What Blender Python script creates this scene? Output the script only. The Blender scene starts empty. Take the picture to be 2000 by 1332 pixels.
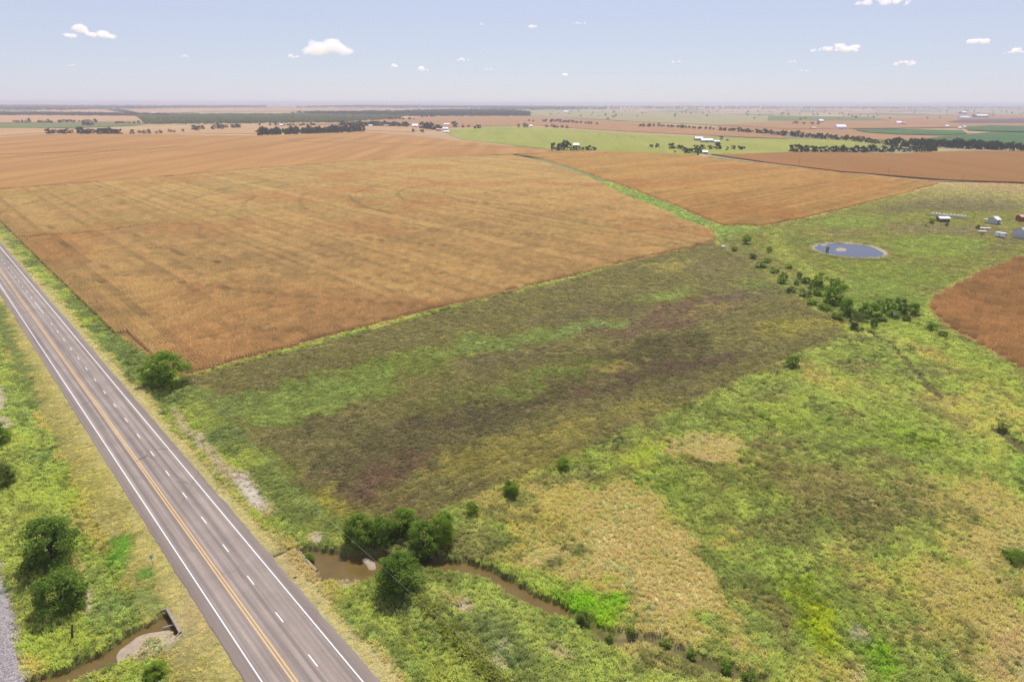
import bpy, bmesh, math, random
import numpy as np
from mathutils import Vector, Matrix

random.seed(7)
rng = np.random.default_rng(11)
S = bpy.context.scene
C = S.collection

# ------------------------------------------------------------------ camera
CAM_H = 80.0
FPX = 1333.0                      # focal length in photograph pixels (2000 wide): a 24 mm drone lens
PITCH = math.atan(465.5 / FPX)
ROLL = math.radians(0.17)
cp, sp, cr, sr = math.cos(PITCH), math.sin(PITCH), math.cos(ROLL), math.sin(ROLL)
cam_d = bpy.data.cameras.new('drone_camera')
cam_d.sensor_width = 36.0
cam_d.lens = 36.0 * FPX / 2000.0
cam_d.clip_start = 1.0
cam_d.clip_end = 120000.0
cam = bpy.data.objects.new('drone_camera', cam_d)
C.objects.link(cam)
fw = Vector((0, cp, -sp)); u0 = Vector((0, sp, cp)); x0 = Vector((1, 0, 0))
rt = x0 * cr + u0 * sr; up = -x0 * sr + u0 * cr
m = Matrix((rt, up, -fw)).transposed().to_4x4()
m.translation = Vector((0, 0, CAM_H))
cam.matrix_world = m
S.camera = cam

# ------------------------------------------------------------------ sky, sun, exposure
SUN_EL, SUN_AZ = math.radians(61), math.radians(6)        # azimuth from +Y (away from camera) towards +X
W = bpy.data.worlds.new('World'); S.world = W; W.use_nodes = True
wn = W.node_tree
sky = wn.nodes.new('ShaderNodeTexSky'); sky.sky_type = 'NISHITA'; sky.sun_disc = False
sky.sun_elevation = SUN_EL; sky.sun_rotation = SUN_AZ
sky.altitude = 150; sky.air_density = 1.0; sky.dust_density = 0.2; sky.ozone_density = 3.0
wt = wn.nodes.new('ShaderNodeVectorMath'); wt.operation = 'MULTIPLY_ADD'      # milky summer air: the same pale veil over the whole dome
wt.inputs[1].default_value = (0.345, 0.375, 0.29); wt.inputs[2].default_value = (3.78, 3.58, 5.35)
wn.links.new(sky.outputs[0], wt.inputs[0]); wn.links.new(wt.outputs[0], wn.nodes['Background'].inputs[0])
wn.nodes['Background'].inputs[1].default_value = 0.1
sd = bpy.data.lights.new('sun', 'SUN'); sd.energy = 4.8; sd.angle = math.radians(0.53); sd.color = (1.0, 0.955, 0.89)
sun = bpy.data.objects.new('sun', sd); C.objects.link(sun)
sdir = Vector((math.sin(SUN_AZ) * math.cos(SUN_EL), math.cos(SUN_AZ) * math.cos(SUN_EL), math.sin(SUN_EL)))
sun.rotation_euler = sdir.to_track_quat('Z', 'Y').to_euler()
sun.location = (0, 0, 300)
S.view_settings.view_transform = 'Standard'; S.view_settings.look = 'None'
S.view_settings.exposure = 0.13; S.view_settings.gamma = 1.0; S.view_settings.use_curve_mapping = False
S.cycles.max_bounces = 8; S.cycles.transparent_max_bounces = 8
S.cycles.volume_bounces = 8; S.cycles.use_denoising = True
S.cycles.volume_max_steps = 64

# ------------------------------------------------------------------ helpers
def P(x, y, z=0.0):
    """photograph pixel -> ground position (metres) on the level z, and metres per pixel there"""
    a = x - 1000.0; b = 666.0 - y
    u = cr * a - sr * b; v = sr * a + cr * b
    t = (CAM_H - z) / -(v * cp - FPX * sp)
    return u * t, (FPX * cp + v * sp) * t, t

def PW(pts, z=0.0):
    return [P(x, y, z)[:2] for x, y in pts]

def lin(c):
    c = np.asarray(c, float) / 255.0
    return np.where(c <= 0.04045, c / 12.92, ((c + 0.055) / 1.055) ** 2.4)

ALB = 0.60                        # photograph brightness -> albedo under this sun, sky and exposure
def A(r, g, b, k=1.0):
    return lin((r, g, b)) * ALB * k

RD = np.array([-0.6598, 0.7514]); RN = np.array([0.7514, 0.6598]); R0 = np.array([-21.6, 77.7])
def road_su(X, Y):                # along the road, and across it (0 at its right edge line, + to the right)
    return (X - R0[0]) * RD[0] + (Y - R0[1]) * RD[1], (X - R0[0]) * RN[0] + (Y - R0[1]) * RN[1]
def road_xy(s, u):
    return R0[0] + RD[0] * s + RN[0] * u, R0[1] + RD[1] * s + RN[1] * u

def _hash(ix, iy, seed):
    h = (ix.astype(np.int64) * 374761393 + iy.astype(np.int64) * 668265263 + seed * 974711) & 0x7fffffff
    h = ((h ^ (h >> 13)) * 1274126177) & 0x7fffffff
    return ((h ^ (h >> 16)) & 0xffff) / 65535.0
def vnoise(X, Y, seed=0):
    ix = np.floor(X); iy = np.floor(Y); fx = X - ix; fy = Y - iy
    fx = fx * fx * (3 - 2 * fx); fy = fy * fy * (3 - 2 * fy)
    a = _hash(ix, iy, seed); b = _hash(ix + 1, iy, seed); c = _hash(ix, iy + 1, seed); d = _hash(ix + 1, iy + 1, seed)
    return (a * (1 - fx) + b * fx) * (1 - fy) + (c * (1 - fx) + d * fx) * fy
def fbm(X, Y, scale, seed=0, octs=4):
    X = X / scale; Y = Y / scale; r = np.zeros_like(X); w = 0.5; tot = 0
    for k in range(octs):
        r += w * vnoise(X + 17.3 * k, Y - 9.1 * k, seed + k); tot += w; w *= 0.55; X = X * 2.03; Y = Y * 2.03
    return r / tot
def sstep(a, b, x):
    t = np.clip((x - a) / (b - a), 0, 1); return t * t * (3 - 2 * t)

def seg_dist(X, Y, pts, closed):
    best = np.full(X.shape, 1e9); n = len(pts)
    for i in range(n if closed else n - 1):
        ax, ay = pts[i]; bx, by = pts[(i + 1) % n]; dx, dy = bx - ax, by - ay
        t = np.clip(((X - ax) * dx + (Y - ay) * dy) / (dx * dx + dy * dy + 1e-9), 0, 1)
        best = np.minimum(best, np.hypot(X - ax - t * dx, Y - ay - t * dy))
    return best
def inside(X, Y, pts):
    r = np.zeros(X.shape, bool); n = len(pts)
    for i in range(n):
        ax, ay = pts[i]; bx, by = pts[(i + 1) % n]
        c = (ay > Y) != (by > Y)
        with np.errstate(divide='ignore', invalid='ignore'):
            r ^= c & (X < (bx - ax) * (Y - ay) / (by - ay + 1e-12) + ax)
    return r
def sdf(X, Y, pts):               # + inside, - outside, metres
    d = np.full(X.shape, -1e6)
    p = np.array(pts); q = 40.0
    near = (X > p[:, 0].min() - q) & (X < p[:, 0].max() + q) & (Y > p[:, 1].min() - q) & (Y < p[:, 1].max() + q)
    if near.any():
        x, y = X[near], Y[near]
        e = seg_dist(x, y, pts, True)
        d[near] = np.where(inside(x, y, pts), e, -e)
    return d
def line_dist(X, Y, pts, q=40.0):
    d = np.full(X.shape, 1e6); p = np.array(pts)
    near = (X > p[:, 0].min() - q) & (X < p[:, 0].max() + q) & (Y > p[:, 1].min() - q) & (Y < p[:, 1].max() + q)
    if near.any(): d[near] = seg_dist(X[near], Y[near], pts, False)
    return d
def blob(cx, cy, rx, ry, rot=0, n=14):
    r = math.radians(rot); o = []
    for k in range(n):
        a = 2 * math.pi * k / n; x = rx * math.cos(a); y = ry * math.sin(a)
        o.append((cx + x * math.cos(r) - y * math.sin(r), cy + x * math.sin(r) + y * math.cos(r)))
    return PW(o)

def mesh_obj(name, V, Fc, mats=(), parent=None, smooth=False, mat_idx=None):
    me = bpy.data.meshes.new(name)
    V = np.asarray(V, np.float64).reshape(-1, 3)
    if isinstance(Fc, np.ndarray):
        k = Fc.shape[1]; n = Fc.shape[0]
        me.vertices.add(len(V)); me.vertices.foreach_set('co', V.astype(np.float32).ravel())
        me.loops.add(n * k); me.loops.foreach_set('vertex_index', Fc.astype(np.int32).ravel())
        me.polygons.add(n); me.polygons.foreach_set('loop_start', np.arange(0, n * k, k, dtype=np.int32))
        me.update(calc_edges=True)
    else:
        me.from_pydata(V.tolist(), [], Fc); me.update()
    for mm in mats: me.materials.append(mm)
    if mat_idx is not None: me.polygons.foreach_set('material_index', np.asarray(mat_idx, np.int32))
    if smooth: me.polygons.foreach_set('use_smooth', np.ones(len(me.polygons), bool))
    o = bpy.data.objects.new(name, me); C.objects.link(o)
    if parent: o.parent = parent
    return o
def set_col(me, rgb, name='col'):
    a = me.color_attributes.new(name, 'FLOAT_COLOR', 'POINT')
    d = np.ones((len(rgb), 4), np.float32); d[:, :3] = rgb
    a.data.foreach_set('color', d.ravel())
def empty(name, loc=(0, 0, 0), rz=0.0, sc=1.0):
    o = bpy.data.objects.new(name, None); C.objects.link(o)
    o.empty_display_size = 0.5
    o.location = loc; o.rotation_euler = (0, 0, rz); o.scale = (sc, sc, sc)
    return o
def tag(o, label=None, cat=None, group=None, kind=None):
    if label: o['label'] = label
    if cat: o['category'] = cat
    if group: o['group'] = group
    if kind: o['kind'] = kind
    return o

class MB:                          # small mesh collector
    def __init__(s): s.v = []; s.f = []
    def add(s, v, f):
        k = len(s.v); s.v += [tuple(p) for p in v]; s.f += [[i + k for i in q] for q in f]; return s
    def box(s, x0, x1, y0, y1, z0, z1):
        return s.add([(x0, y0, z0), (x1, y0, z0), (x1, y1, z0), (x0, y1, z0), (x0, y0, z1), (x1, y0, z1), (x1, y1, z1), (x0, y1, z1)],
                     [(3, 2, 1, 0), (4, 5, 6, 7), (0, 1, 5, 4), (1, 2, 6, 5), (2, 3, 7, 6), (3, 0, 4, 7)])
    def tube(s, pts, rad, n=6, cap=True):
        pts = [Vector(p) for p in pts]
        if not hasattr(rad, '__len__'): rad = [rad] * len(pts)
        k = len(s.v)
        for i, p in enumerate(pts):
            t = (pts[min(i + 1, len(pts) - 1)] - pts[max(i - 1, 0)]).normalized()
            a = t.cross(Vector((0, 0, 1)) if abs(t.z) < 0.95 else Vector((1, 0, 0))).normalized(); b = t.cross(a)
            for j in range(n):
                q = 2 * math.pi * j / n
                s.v.append(tuple(p + (a * math.cos(q) + b * math.sin(q)) * rad[i]))
        for i in range(len(pts) - 1):
            for j in range(n):
                s.f.append([k + i * n + j, k + i * n + (j + 1) % n, k + (i + 1) * n + (j + 1) % n, k + (i + 1) * n + j])
        if cap:
            s.f.append([k + j for j in range(n)]); s.f.append([k + (len(pts) - 1) * n + j for j in reversed(range(n))])
        return s
    def build(s, name, mat, parent=None, smooth=False):
        return mesh_obj(name, s.v, s.f, [mat], parent, smooth)

# ------------------------------------------------------------------ materials
def mat_new(name):
    mt = bpy.data.materials.new(name); mt.use_nodes = True
    nt = mt.node_tree; nt.nodes.clear()
    out = nt.nodes.new('ShaderNodeOutputMaterial')
    return mt, nt, out
def N(nt, typ, **kw):
    n = nt.nodes.new(typ)
    for k, v in kw.items():
        if k.startswith('i_'):
            n.inputs[int(k[2:]) if k[2:].isdigit() else k[2:].replace('_', ' ')].default_value = v
        else: setattr(n, k, v)
    return n
def rgba(c): return (float(c[0]), float(c[1]), float(c[2]), 1.0)
def noise(nt, vec, scale, detail=4, rough=0.6):
    n = N(nt, 'ShaderNodeTexNoise'); n.inputs['Scale'].default_value = scale
    n.inputs['Detail'].default_value = detail; n.inputs['Roughness'].default_value = rough
    nt.links.new(vec, n.inputs['Vector']); return n.outputs[0]
def ramp(nt, fac, stops):
    r = N(nt, 'ShaderNodeValToRGB'); e = r.color_ramp.elements
    while len(e) < len(stops): e.new(0.5)
    for q, (p, c) in zip(e, stops):
        q.position = p; q.color = rgba(c) if hasattr(c, '__len__') else (c, c, c, 1)
    nt.links.new(fac, r.inputs[0]); return r.outputs[0]
def mix(nt, fac, a, b, mode='MIX'):
    n = N(nt, 'ShaderNodeMix', data_type='RGBA', blend_type=mode)
    for s_, v in ((0, fac), (6, a), (7, b)):
        if hasattr(v, 'is_output'): nt.links.new(v, n.inputs[s_])
        elif s_ == 0: n.inputs[0].default_value = v
        else: n.inputs[s_].default_value = rgba(v)
    return n.outputs[2]
def principled(nt, out, col, rough=0.9, spec=0.2, metal=0.0):
    b = N(nt, 'ShaderNodeBsdfPrincipled'); b.inputs['Roughness'].default_value = rough
    b.inputs['Specular IOR Level'].default_value = spec; b.inputs['Metallic'].default_value = metal
    if hasattr(col, 'is_output'): nt.links.new(col, b.inputs['Base Color'])
    else: b.inputs['Base Color'].default_value = rgba(col)
    nt.links.new(b.outputs[0], out.inputs[0]); return b
def bump(nt, b, h, strength, dist):
    n = N(nt, 'ShaderNodeBump'); n.inputs['Strength'].default_value = strength; n.inputs['Distance'].default_value = dist
    nt.links.new(h, n.inputs['Height']); nt.links.new(n.outputs[0], b.inputs['Normal'])
def objco(nt, scale=None, rot=None):
    t = N(nt, 'ShaderNodeTexCoord').outputs['Object']
    if scale is None and rot is None: return t
    mp = N(nt, 'ShaderNodeMapping')
    if rot is not None: mp.inputs['Rotation'].default_value = (0, 0, rot)
    if scale is not None: mp.inputs['Scale'].default_value = scale
    nt.links.new(t, mp.inputs[0]); return mp.outputs[0]

def plain(name, c, rough=0.8, var=0.25, scale=3.0, spec=0.25, metal=0.0, bmp=0.0):
    mt, nt, out = mat_new(name); v = objco(nt)
    n = noise(nt, v, scale, 5, 0.65)
    c = np.asarray(c, float)
    col = ramp(nt, n, [(0.25, c * (1 - var)), (0.75, np.minimum(c * (1 + var), 0.95))])
    b = principled(nt, out, col, rough, spec, metal)
    if bmp: bump(nt, b, n, bmp, 0.05)
    return mt

def ground_mat():
    mt, nt, out = mat_new('meadow_ground'); v = objco(nt)
    at = N(nt, 'ShaderNodeAttribute', attribute_name='col')
    n1 = noise(nt, v, 1.7, 5, 0.7); n2 = noise(nt, v, 0.35, 4, 0.6)
    f = ramp(nt, n1, [(0.28, 0.62), (0.5, 0.98), (0.74, 1.34)])
    c = mix(nt, 1.0, at.outputs['Color'], f, 'MULTIPLY')
    f2 = ramp(nt, n2, [(0.3, 0.85), (0.7, 1.15)])
    c = mix(nt, 1.0, c, f2, 'MULTIPLY')
    b = principled(nt, out, c, 0.95, 0.1); bump(nt, b, n1, 0.6, 0.35)
    return mt
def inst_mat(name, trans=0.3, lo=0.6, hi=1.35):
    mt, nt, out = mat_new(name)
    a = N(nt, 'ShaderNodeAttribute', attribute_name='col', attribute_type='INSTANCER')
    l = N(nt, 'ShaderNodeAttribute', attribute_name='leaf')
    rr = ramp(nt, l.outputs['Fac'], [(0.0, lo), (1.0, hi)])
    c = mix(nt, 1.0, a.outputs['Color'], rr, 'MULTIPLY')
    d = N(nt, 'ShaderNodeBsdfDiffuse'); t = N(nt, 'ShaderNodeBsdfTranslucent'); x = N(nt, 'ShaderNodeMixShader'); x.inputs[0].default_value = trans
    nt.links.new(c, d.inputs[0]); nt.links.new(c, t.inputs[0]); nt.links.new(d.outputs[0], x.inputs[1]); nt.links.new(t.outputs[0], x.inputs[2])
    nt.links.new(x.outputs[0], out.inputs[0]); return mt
def leaf_mat(name, c1, c2, trans=0.48):
    mt, nt, out = mat_new(name)
    l = N(nt, 'ShaderNodeAttribute', attribute_name='leaf')
    oi = N(nt, 'ShaderNodeObjectInfo')
    c = ramp(nt, l.outputs['Fac'], [(0.0, c1), (1.0, c2)])
    rr = ramp(nt, oi.outputs['Random'], [(0.0, (0.78, 0.8, 0.85)), (1.0, (1.25, 1.18, 1.0))])
    c = mix(nt, 1.0, c, rr, 'MULTIPLY')
    d = N(nt, 'ShaderNodeBsdfDiffuse'); t = N(nt, 'ShaderNodeBsdfTranslucent'); x = N(nt, 'ShaderNodeMixShader'); x.inputs[0].default_value = trans
    nt.links.new(c, d.inputs[0]); nt.links.new(c, t.inputs[0]); nt.links.new(d.outputs[0], x.inputs[1]); nt.links.new(t.outputs[0], x.inputs[2])
    nt.links.new(x.outputs[0], out.inputs[0]); return mt
def field_mat(name, c1, c2, c3, rows=0.0, fine=0.9):
    """crop or pasture seen from afar: mottled, streaked along its rows"""
    mt, nt, out = mat_new(name); v = objco(nt)
    n1 = noise(nt, v, fine, 4, 0.7); n2 = noise(nt, v, 0.006, 5, 0.6)
    n3 = noise(nt, objco(nt, (0.03, 0.0016, 1), rows), 1.0, 5, 0.6)
    c = mix(nt, ramp(nt, n3, [(0.38, 0.0), (0.66, 1.0)]), c1, c2)
    c = mix(nt, ramp(nt, n2, [(0.5, 0.0), (0.72, 0.8)]), c, c3)
    c = mix(nt, 1.0, c, ramp(nt, n1, [(0.3, 0.6), (0.7, 1.3)]), 'MULTIPLY')
    b = principled(nt, out, c, 0.95, 0.05); bump(nt, b, n1, 0.5, 0.6); return mt

M = {}
M['ground'] = ground_mat()
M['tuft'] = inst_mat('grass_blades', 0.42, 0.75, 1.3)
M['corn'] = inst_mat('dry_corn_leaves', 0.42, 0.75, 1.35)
M['leaf'] = leaf_mat('tree_leaves', (0.110, 0.185, 0.026), (0.330, 0.470, 0.075))
M['leaf_light'] = leaf_mat('light_leaves', (0.110, 0.165, 0.040), (0.270, 0.330, 0.090))
M['leaf_far'] = leaf_mat('far_leaves', (0.026, 0.050, 0.014), (0.075, 0.115, 0.032), 0.25)
M['bark'] = plain('bark', (0.09, 0.065, 0.045), 0.95, 0.4, 6, 0.1, bmp=0.4)
M['concrete'] = plain('concrete', (0.25, 0.21, 0.16), 0.9, 0.45, 1.3, bmp=0.2)
M['galv'] = plain('galvanised_sheet', (0.48, 0.52, 0.58), 0.45, 0.12, 1.5, 0.5, 0.35)
M['white_roof'] = plain('white_sheet_roof', (0.78, 0.79, 0.80), 0.45, 0.06, 0.8, 0.4)
M['white'] = plain('white_paint', (0.74, 0.75, 0.76), 0.5, 0.08, 1.5, 0.4)
M['wall_grey'] = plain('grey_siding', (0.30, 0.31, 0.33), 0.8, 0.15, 1.0)
M['wall_tan'] = plain('tan_siding', (0.42, 0.35, 0.27), 0.85, 0.15, 1.0)
M['wall_dark'] = plain('weathered_boards', (0.16, 0.13, 0.11), 0.9, 0.3, 2.0)
M['rust'] = plain('rusty_red_sheet', (0.27, 0.10, 0.07), 0.75, 0.3, 1.2)
M['roof_pink'] = plain('faded_red_roof', (0.52, 0.33, 0.29), 0.6, 0.15, 1.0)
M['glass'] = plain('dark_window_glass', (0.03, 0.04, 0.05), 0.12, 0.1, 1, 0.6)
M['tyre'] = plain('tyre_rubber', (0.025, 0.025, 0.025), 0.85, 0.2, 8)
M['wood'] = plain('weathered_timber', (0.20, 0.15, 0.11), 0.9, 0.35, 5, 0.15, bmp=0.3)
M['steel'] = plain('weathered_steel', (0.25, 0.24, 0.23), 0.55, 0.2, 5, 0.4, 0.6)
M['wire'] = plain('pale_wire', (0.55, 0.55, 0.53), 0.5, 0.05, 5, 0.4, 0.3)
M['straw'] = plain('pale_straw', (0.74, 0.71, 0.64), 0.9, 0.25, 4, 0.1, bmp=0.5)
M['cow'] = plain('brown_hide', (0.11, 0.06, 0.035), 0.8, 0.3, 1.5)
M['mud'] = plain('cracked_pale_mud', (0.31, 0.25, 0.18), 0.95, 0.22, 1.2, 0.1, bmp=0.4)

# ------------------------------------------------------------------ the layout of the land
PARCEL = PW([(323, 750), (1391, 472), (1654, 648), (643, 1096)])
CORN_A = [tuple(float(q) for q in road_xy(a_, b_)) for a_, b_ in ((140, 17), (168, 14.2), (200, 12.0), (460, 12.0), (720, 12.0))] + PW([(0, 371), (330, 346), (500, 331),
             (680, 318), (850, 309), (1000, 304), (1062, 319), (1150, 348), (1240, 392), (1290, 409), (1330, 430), (1388, 450), (1402, 463), (1393, 473), (1250, 508), (1130, 536), (1000, 569), (700, 643), (500, 697)])
CORN_C = PW([(1075, 317), (1010, 303), (1080, 297), (1170, 296), (1350, 304), (1400, 313), (1500, 323), (1640, 339), (1800, 355), (1835, 360),
             (1720, 391), (1600, 421), (1490, 443), (1450, 441), (1411, 443), (1300, 395), (1200, 358), (1132, 335)])
CORN_E = PW([(1812, 590), (1832, 573), (1900, 537), (2000, 498), (2160, 440), (2300, 560), (2200, 760), (2000, 722), (1960, 705), (1900, 667), (1850, 642), (1816, 612)])
STRIP = PW([(1062, 318), (1132, 333), (1200, 356), (1300, 393), (1410, 442), (1480, 447), (1400, 470), (1330, 432), (1290, 411), (1240, 394), (1150, 350), (1085, 327)])
PADDOCK = PW([(1405, 470), (1490, 445), (1600, 423), (1720, 393), (1835, 362), (2000, 358), (2300, 356), (2250, 430), (2000, 496), (1900, 533), (1826, 572), (1808, 592), (1800, 625), (1660, 640), (1400, 485)])
POOL = PW([(560, 1108), (600, 1098), (650, 1112), (705, 1112)], -0.9)
CREEK = PW([(690, 1108), (735, 1096), (790, 1100), (850, 1107), (900, 1110), (935, 1120), (985, 1143), (1040, 1174), (1098, 1198)], -0.9)
CREEK2 = PW([(1090, 1190), (1150, 1222), (1200, 1252), (1280, 1252), (1334, 1275), (1407, 1306), (1470, 1330), (1560, 1380)], -0.5)
CREEK_L = PW([(352, 1205), (322, 1218), (270, 1248), (215, 1290), (150, 1318), (60, 1350), (-60, 1400)], -0.9)
GULLY = PW([(1700, 648), (1712, 658), (1745, 676), (1772, 708), (1800, 742), (1836, 779)])
GULLY2 = PW([(1950, 842), (1978, 862), (2010, 888), (2080, 930)])
POND = PW([(1588, 482), (1600, 476), (1632, 474), (1665, 475), (1700, 480), (1722, 488), (1731, 497), (1712, 502), (1680, 503.5), (1645, 501), (1612, 494), (1594, 488)])

def smooth_poly(pts, it=2):
    for _ in range(it):
        o = []
        for i in range(len(pts)):
            a = pts[i]; b = pts[(i + 1) % len(pts)]
            o += [(a[0] * .75 + b[0] * .25, a[1] * .75 + b[1] * .25), (a[0] * .25 + b[0] * .75, a[1] * .25 + b[1] * .75)]
        pts = o
    return pts
POND = smooth_poly(POND)

CULV_S = 31.5
def carve(X, Y):
    wob = (fbm(X, Y, 5.0, 91, 3) - 0.5)
    d = np.zeros(X.shape)
    for line, hw, bank, dep in ((POOL, 3.0, 1.8, 1.9), (CREEK, 1.05, 1.2, 1.75), (CREEK_L, 1.15, 1.5, 1.75), (CREEK2, 0.7, 1.5, 0.9), (GULLY, 0.55, 0.9, 1.3), (GULLY2, 0.8, 1.6, 1.1)):
        k = line_dist(X, Y, line) + wob * (2.0 if hw > 1.5 else 1.2)
        d = np.maximum(d, dep * (1 - sstep(hw, hw + bank, k)))
    s, u = road_su(X, Y)
    k = np.abs(s - CULV_S)
    thr = (u > -18.0) & (u < 7.2) & (k < 4.6)
    d = np.where(thr & (k < 3.2), 2.0, np.where(thr, np.minimum(d, 2.0), d))
    e = sdf(X, Y, POND) + (fbm(X, Y, 9.0, 95, 3) - .5) * 5
    d = np.maximum(d, 0.9 * sstep(-2.5, 3.0, e))
    return d
def hgt0(X, Y):
    r = np.hypot(X, Y); s, u = road_su(X, Y)
    k = 1 - sstep(500, 900, r)
    z = k * ((fbm(X, Y, 40.0, 3, 3) - 0.5) * 0.9 + (fbm(X, Y, 4.0, 5, 3) - 0.5) * 0.28)
    flat = sstep(-17.5, -14.5, u) * (1 - sstep(3.5, 6.5, u))          # level bed of the road
    dr = np.exp(-((u - 9.5) / 3.0) ** 2) * 0.7 + np.exp(-((u + 22) / 3.5) ** 2) * 0.6   # side ditches
    dr = dr * (1 - sstep(600, 1000, r))
    z = z - dr * (1 - np.exp(-((s - CULV_S) / 9.0) ** 2) * 0.7)
    flat = np.maximum(flat, np.exp(-((s - CULV_S) / 6.0) ** 2) * sstep(-20, -17, u) * (1 - sstep(6, 9, u)))
    z = z * (1 - flat)
    bal = 1 - sstep(-37.2, -35.8, u)                                   # level railway bed
    z = z * (1 - bal)
    e = sdf(X, Y, POND)
    z = z * (1 - sstep(-8, -2, e)) + 0.5 * np.exp(-((e + 6) / 3.0) ** 2)
    return z
def hgt(X, Y):
    return hgt0(X, Y) - carve(X, Y)

# ---- colours of the land: (polygon, albedo, soft edge m, strength, wobble m)
TAN = A(198, 168, 110); STRAW = A(212, 182, 126); OLIVE = A(127, 138, 70); GRN = A(108, 142, 58); BRG = A(104, 152, 40)
BRN = A(104, 88, 60); DGR = A(88, 108, 52); YEL = A(152, 136, 66); PALE = A(198, 182, 164); GREYB = A(124, 114, 76)
L = []
def lay(poly, col, soft=5.0, k=0.85, wob=8.0): L.append((poly, col, soft, k, wob))
# paddock
lay(PADDOCK, A(128, 130, 68), 6, 1.0, 4)
for b_, c_ in (((1700, 585, 150, 40, 8), A(112, 150, 56)), ((1830, 480, 90, 22, 0), A(122, 148, 60)), ((1660, 435, 60, 14, 0), A(124, 146, 64)), ((1750, 535, 120, 20, 5), A(118, 140, 58)),
               ((1900, 400, 110, 14, 0), A(112, 104, 72)), ((1770, 405, 60, 10, -10), A(116, 108, 76)), ((1900, 452, 80, 12, 0), A(128, 108, 76)), ((1800, 445, 70, 10, 0), A(128, 108, 76)),
               ((1640, 455, 50, 6, 0), A(138, 118, 80)), ((1560, 470, 40, 8, 20), A(112, 124, 66)), ((1960, 480, 40, 14, -20), A(118, 112, 76)), ((1960, 370, 90, 8, 0), A(122, 120, 74))):
    lay(blob(*b_), c_, 8, 0.8, 10)
lay(PW([(1495, 450), (1530, 446), (1528, 470), (1545, 492), (1590, 520), (1650, 545), (1680, 575), (1640, 572), (1575, 540), (1525, 508), (1508, 478)]), A(140, 148, 72), 3, 0.9, 3)
lay(blob(1450, 490, 70, 18, 25), A(124, 124, 76), 6, 0.8, 8); lay(blob(1560, 565, 110, 26, 28), A(130, 130, 76), 6, 0.7, 8)
lay(STRIP, A(108, 140, 60), 1.5, 1.0, 3)
# right meadow
lay(blob(1195, 1055, 150, 95, 25), STRAW, 5, 1.0, 12); lay(blob(1270, 1150, 95, 75, 30), STRAW, 5, 0.95, 10); lay(blob(1080, 1010, 120, 40, -20), A(176, 158, 92), 6, 0.7, 10)
lay(blob(1390, 880, 74, 27, 5), A(214, 182, 130), 3, 0.95, 11); lay(blob(1310, 1035, 30, 16, 0), STRAW, 3, 0.9, 4); lay(blob(1430, 1065, 40, 18, 30), A(190, 165, 110), 3, 0.7, 5)
lay(blob(1965, 1120, 110, 140, 20), A(190, 166, 112), 6, 0.8, 12); lay(blob(1920, 985, 110, 46, 15), A(178, 160, 104), 6, 0.65, 12); lay(blob(1990, 1290, 50, 80, 0), A(204, 168, 122), 4, 0.9, 6)
lay(blob(1940, 745, 90, 22, 22), A(164, 154, 92), 6, 0.6, 10); lay(blob(1800, 690, 60, 16, 30), A(160, 146, 86), 6, 0.5, 8); lay(blob(1600, 735, 40, 12, 0), A(170, 146, 96), 5, 0.5, 8)
lay(blob(1500, 960, 150, 70, 0), A(126, 132, 66), 10, 0.6, 14); lay(blob(1690, 985, 150, 60, 10), GREYB, 8, 0.75, 14); lay(blob(1530, 870, 40, 22, 0), GREYB, 6, 0.6, 8)
lay(blob(1735, 845, 60, 30, 15), A(112, 148, 48), 6, 0.8, 9); lay(blob(1555, 830, 80, 26, 0), A(120, 142, 56), 7, 0.7, 10); lay(blob(1800, 870, 40, 10, 0), A(116, 150, 36), 4, 0.8, 6)
lay(blob(1285, 962, 45, 30, 10), A(104, 142, 40), 5, 0.75, 8); lay(blob(1240, 885, 70, 20, -25), A(156, 166, 68), 6, 0.7, 9); lay(blob(1480, 810, 90, 14, -20), A(146, 156, 72), 6, 0.6, 9)
lay(blob(1580, 1190, 80, 46, 15), A(118, 150, 36), 4, 0.9, 8); lay(blob(1610, 1215, 40, 30, 0), A(140, 146, 30), 4, 0.8, 7); lay(blob(1735, 1255, 55, 40, 20), A(100, 152, 24), 3, 1.0, 6); lay(blob(1745, 1310, 45, 30, 0), A(104, 146, 40), 4, 0.8, 6)
lay(blob(1480, 1180, 30, 28, 0), A(128, 106, 74), 3, 0.7, 5); lay(blob(1560, 1290, 120, 40, 0), A(168, 156, 92), 6, 0.6, 9); lay(blob(1690, 1232, 16, 14, 0), PALE, 1.2, 0.9, 2.5); lay(blob(1680, 1318, 18, 16, 0), A(180, 160, 130), 2, 0.7, 3)
lay(blob(1480, 1100, 70, 30, 20), A(126, 150, 66), 5, 0.6, 8); lay(blob(1850, 1180, 90, 60, 20), A(140, 142, 72), 8, 0.6, 10); lay(blob(1990, 1110, 40, 40, 0), A(104, 120, 60), 3, 0.7, 6)
lay(PW([(1640, 640), (1810, 600), (1830, 640), (1900, 690), (2010, 745), (2010, 790), (1900, 740), (1820, 680), (1740, 655)]), A(132, 148, 66), 3, 0.6, 5)
lay(PW([(1960, 850), (2000, 860), (2040, 1000), (1990, 960)]), A(98, 148, 48), 3, 0.8, 4)
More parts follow.
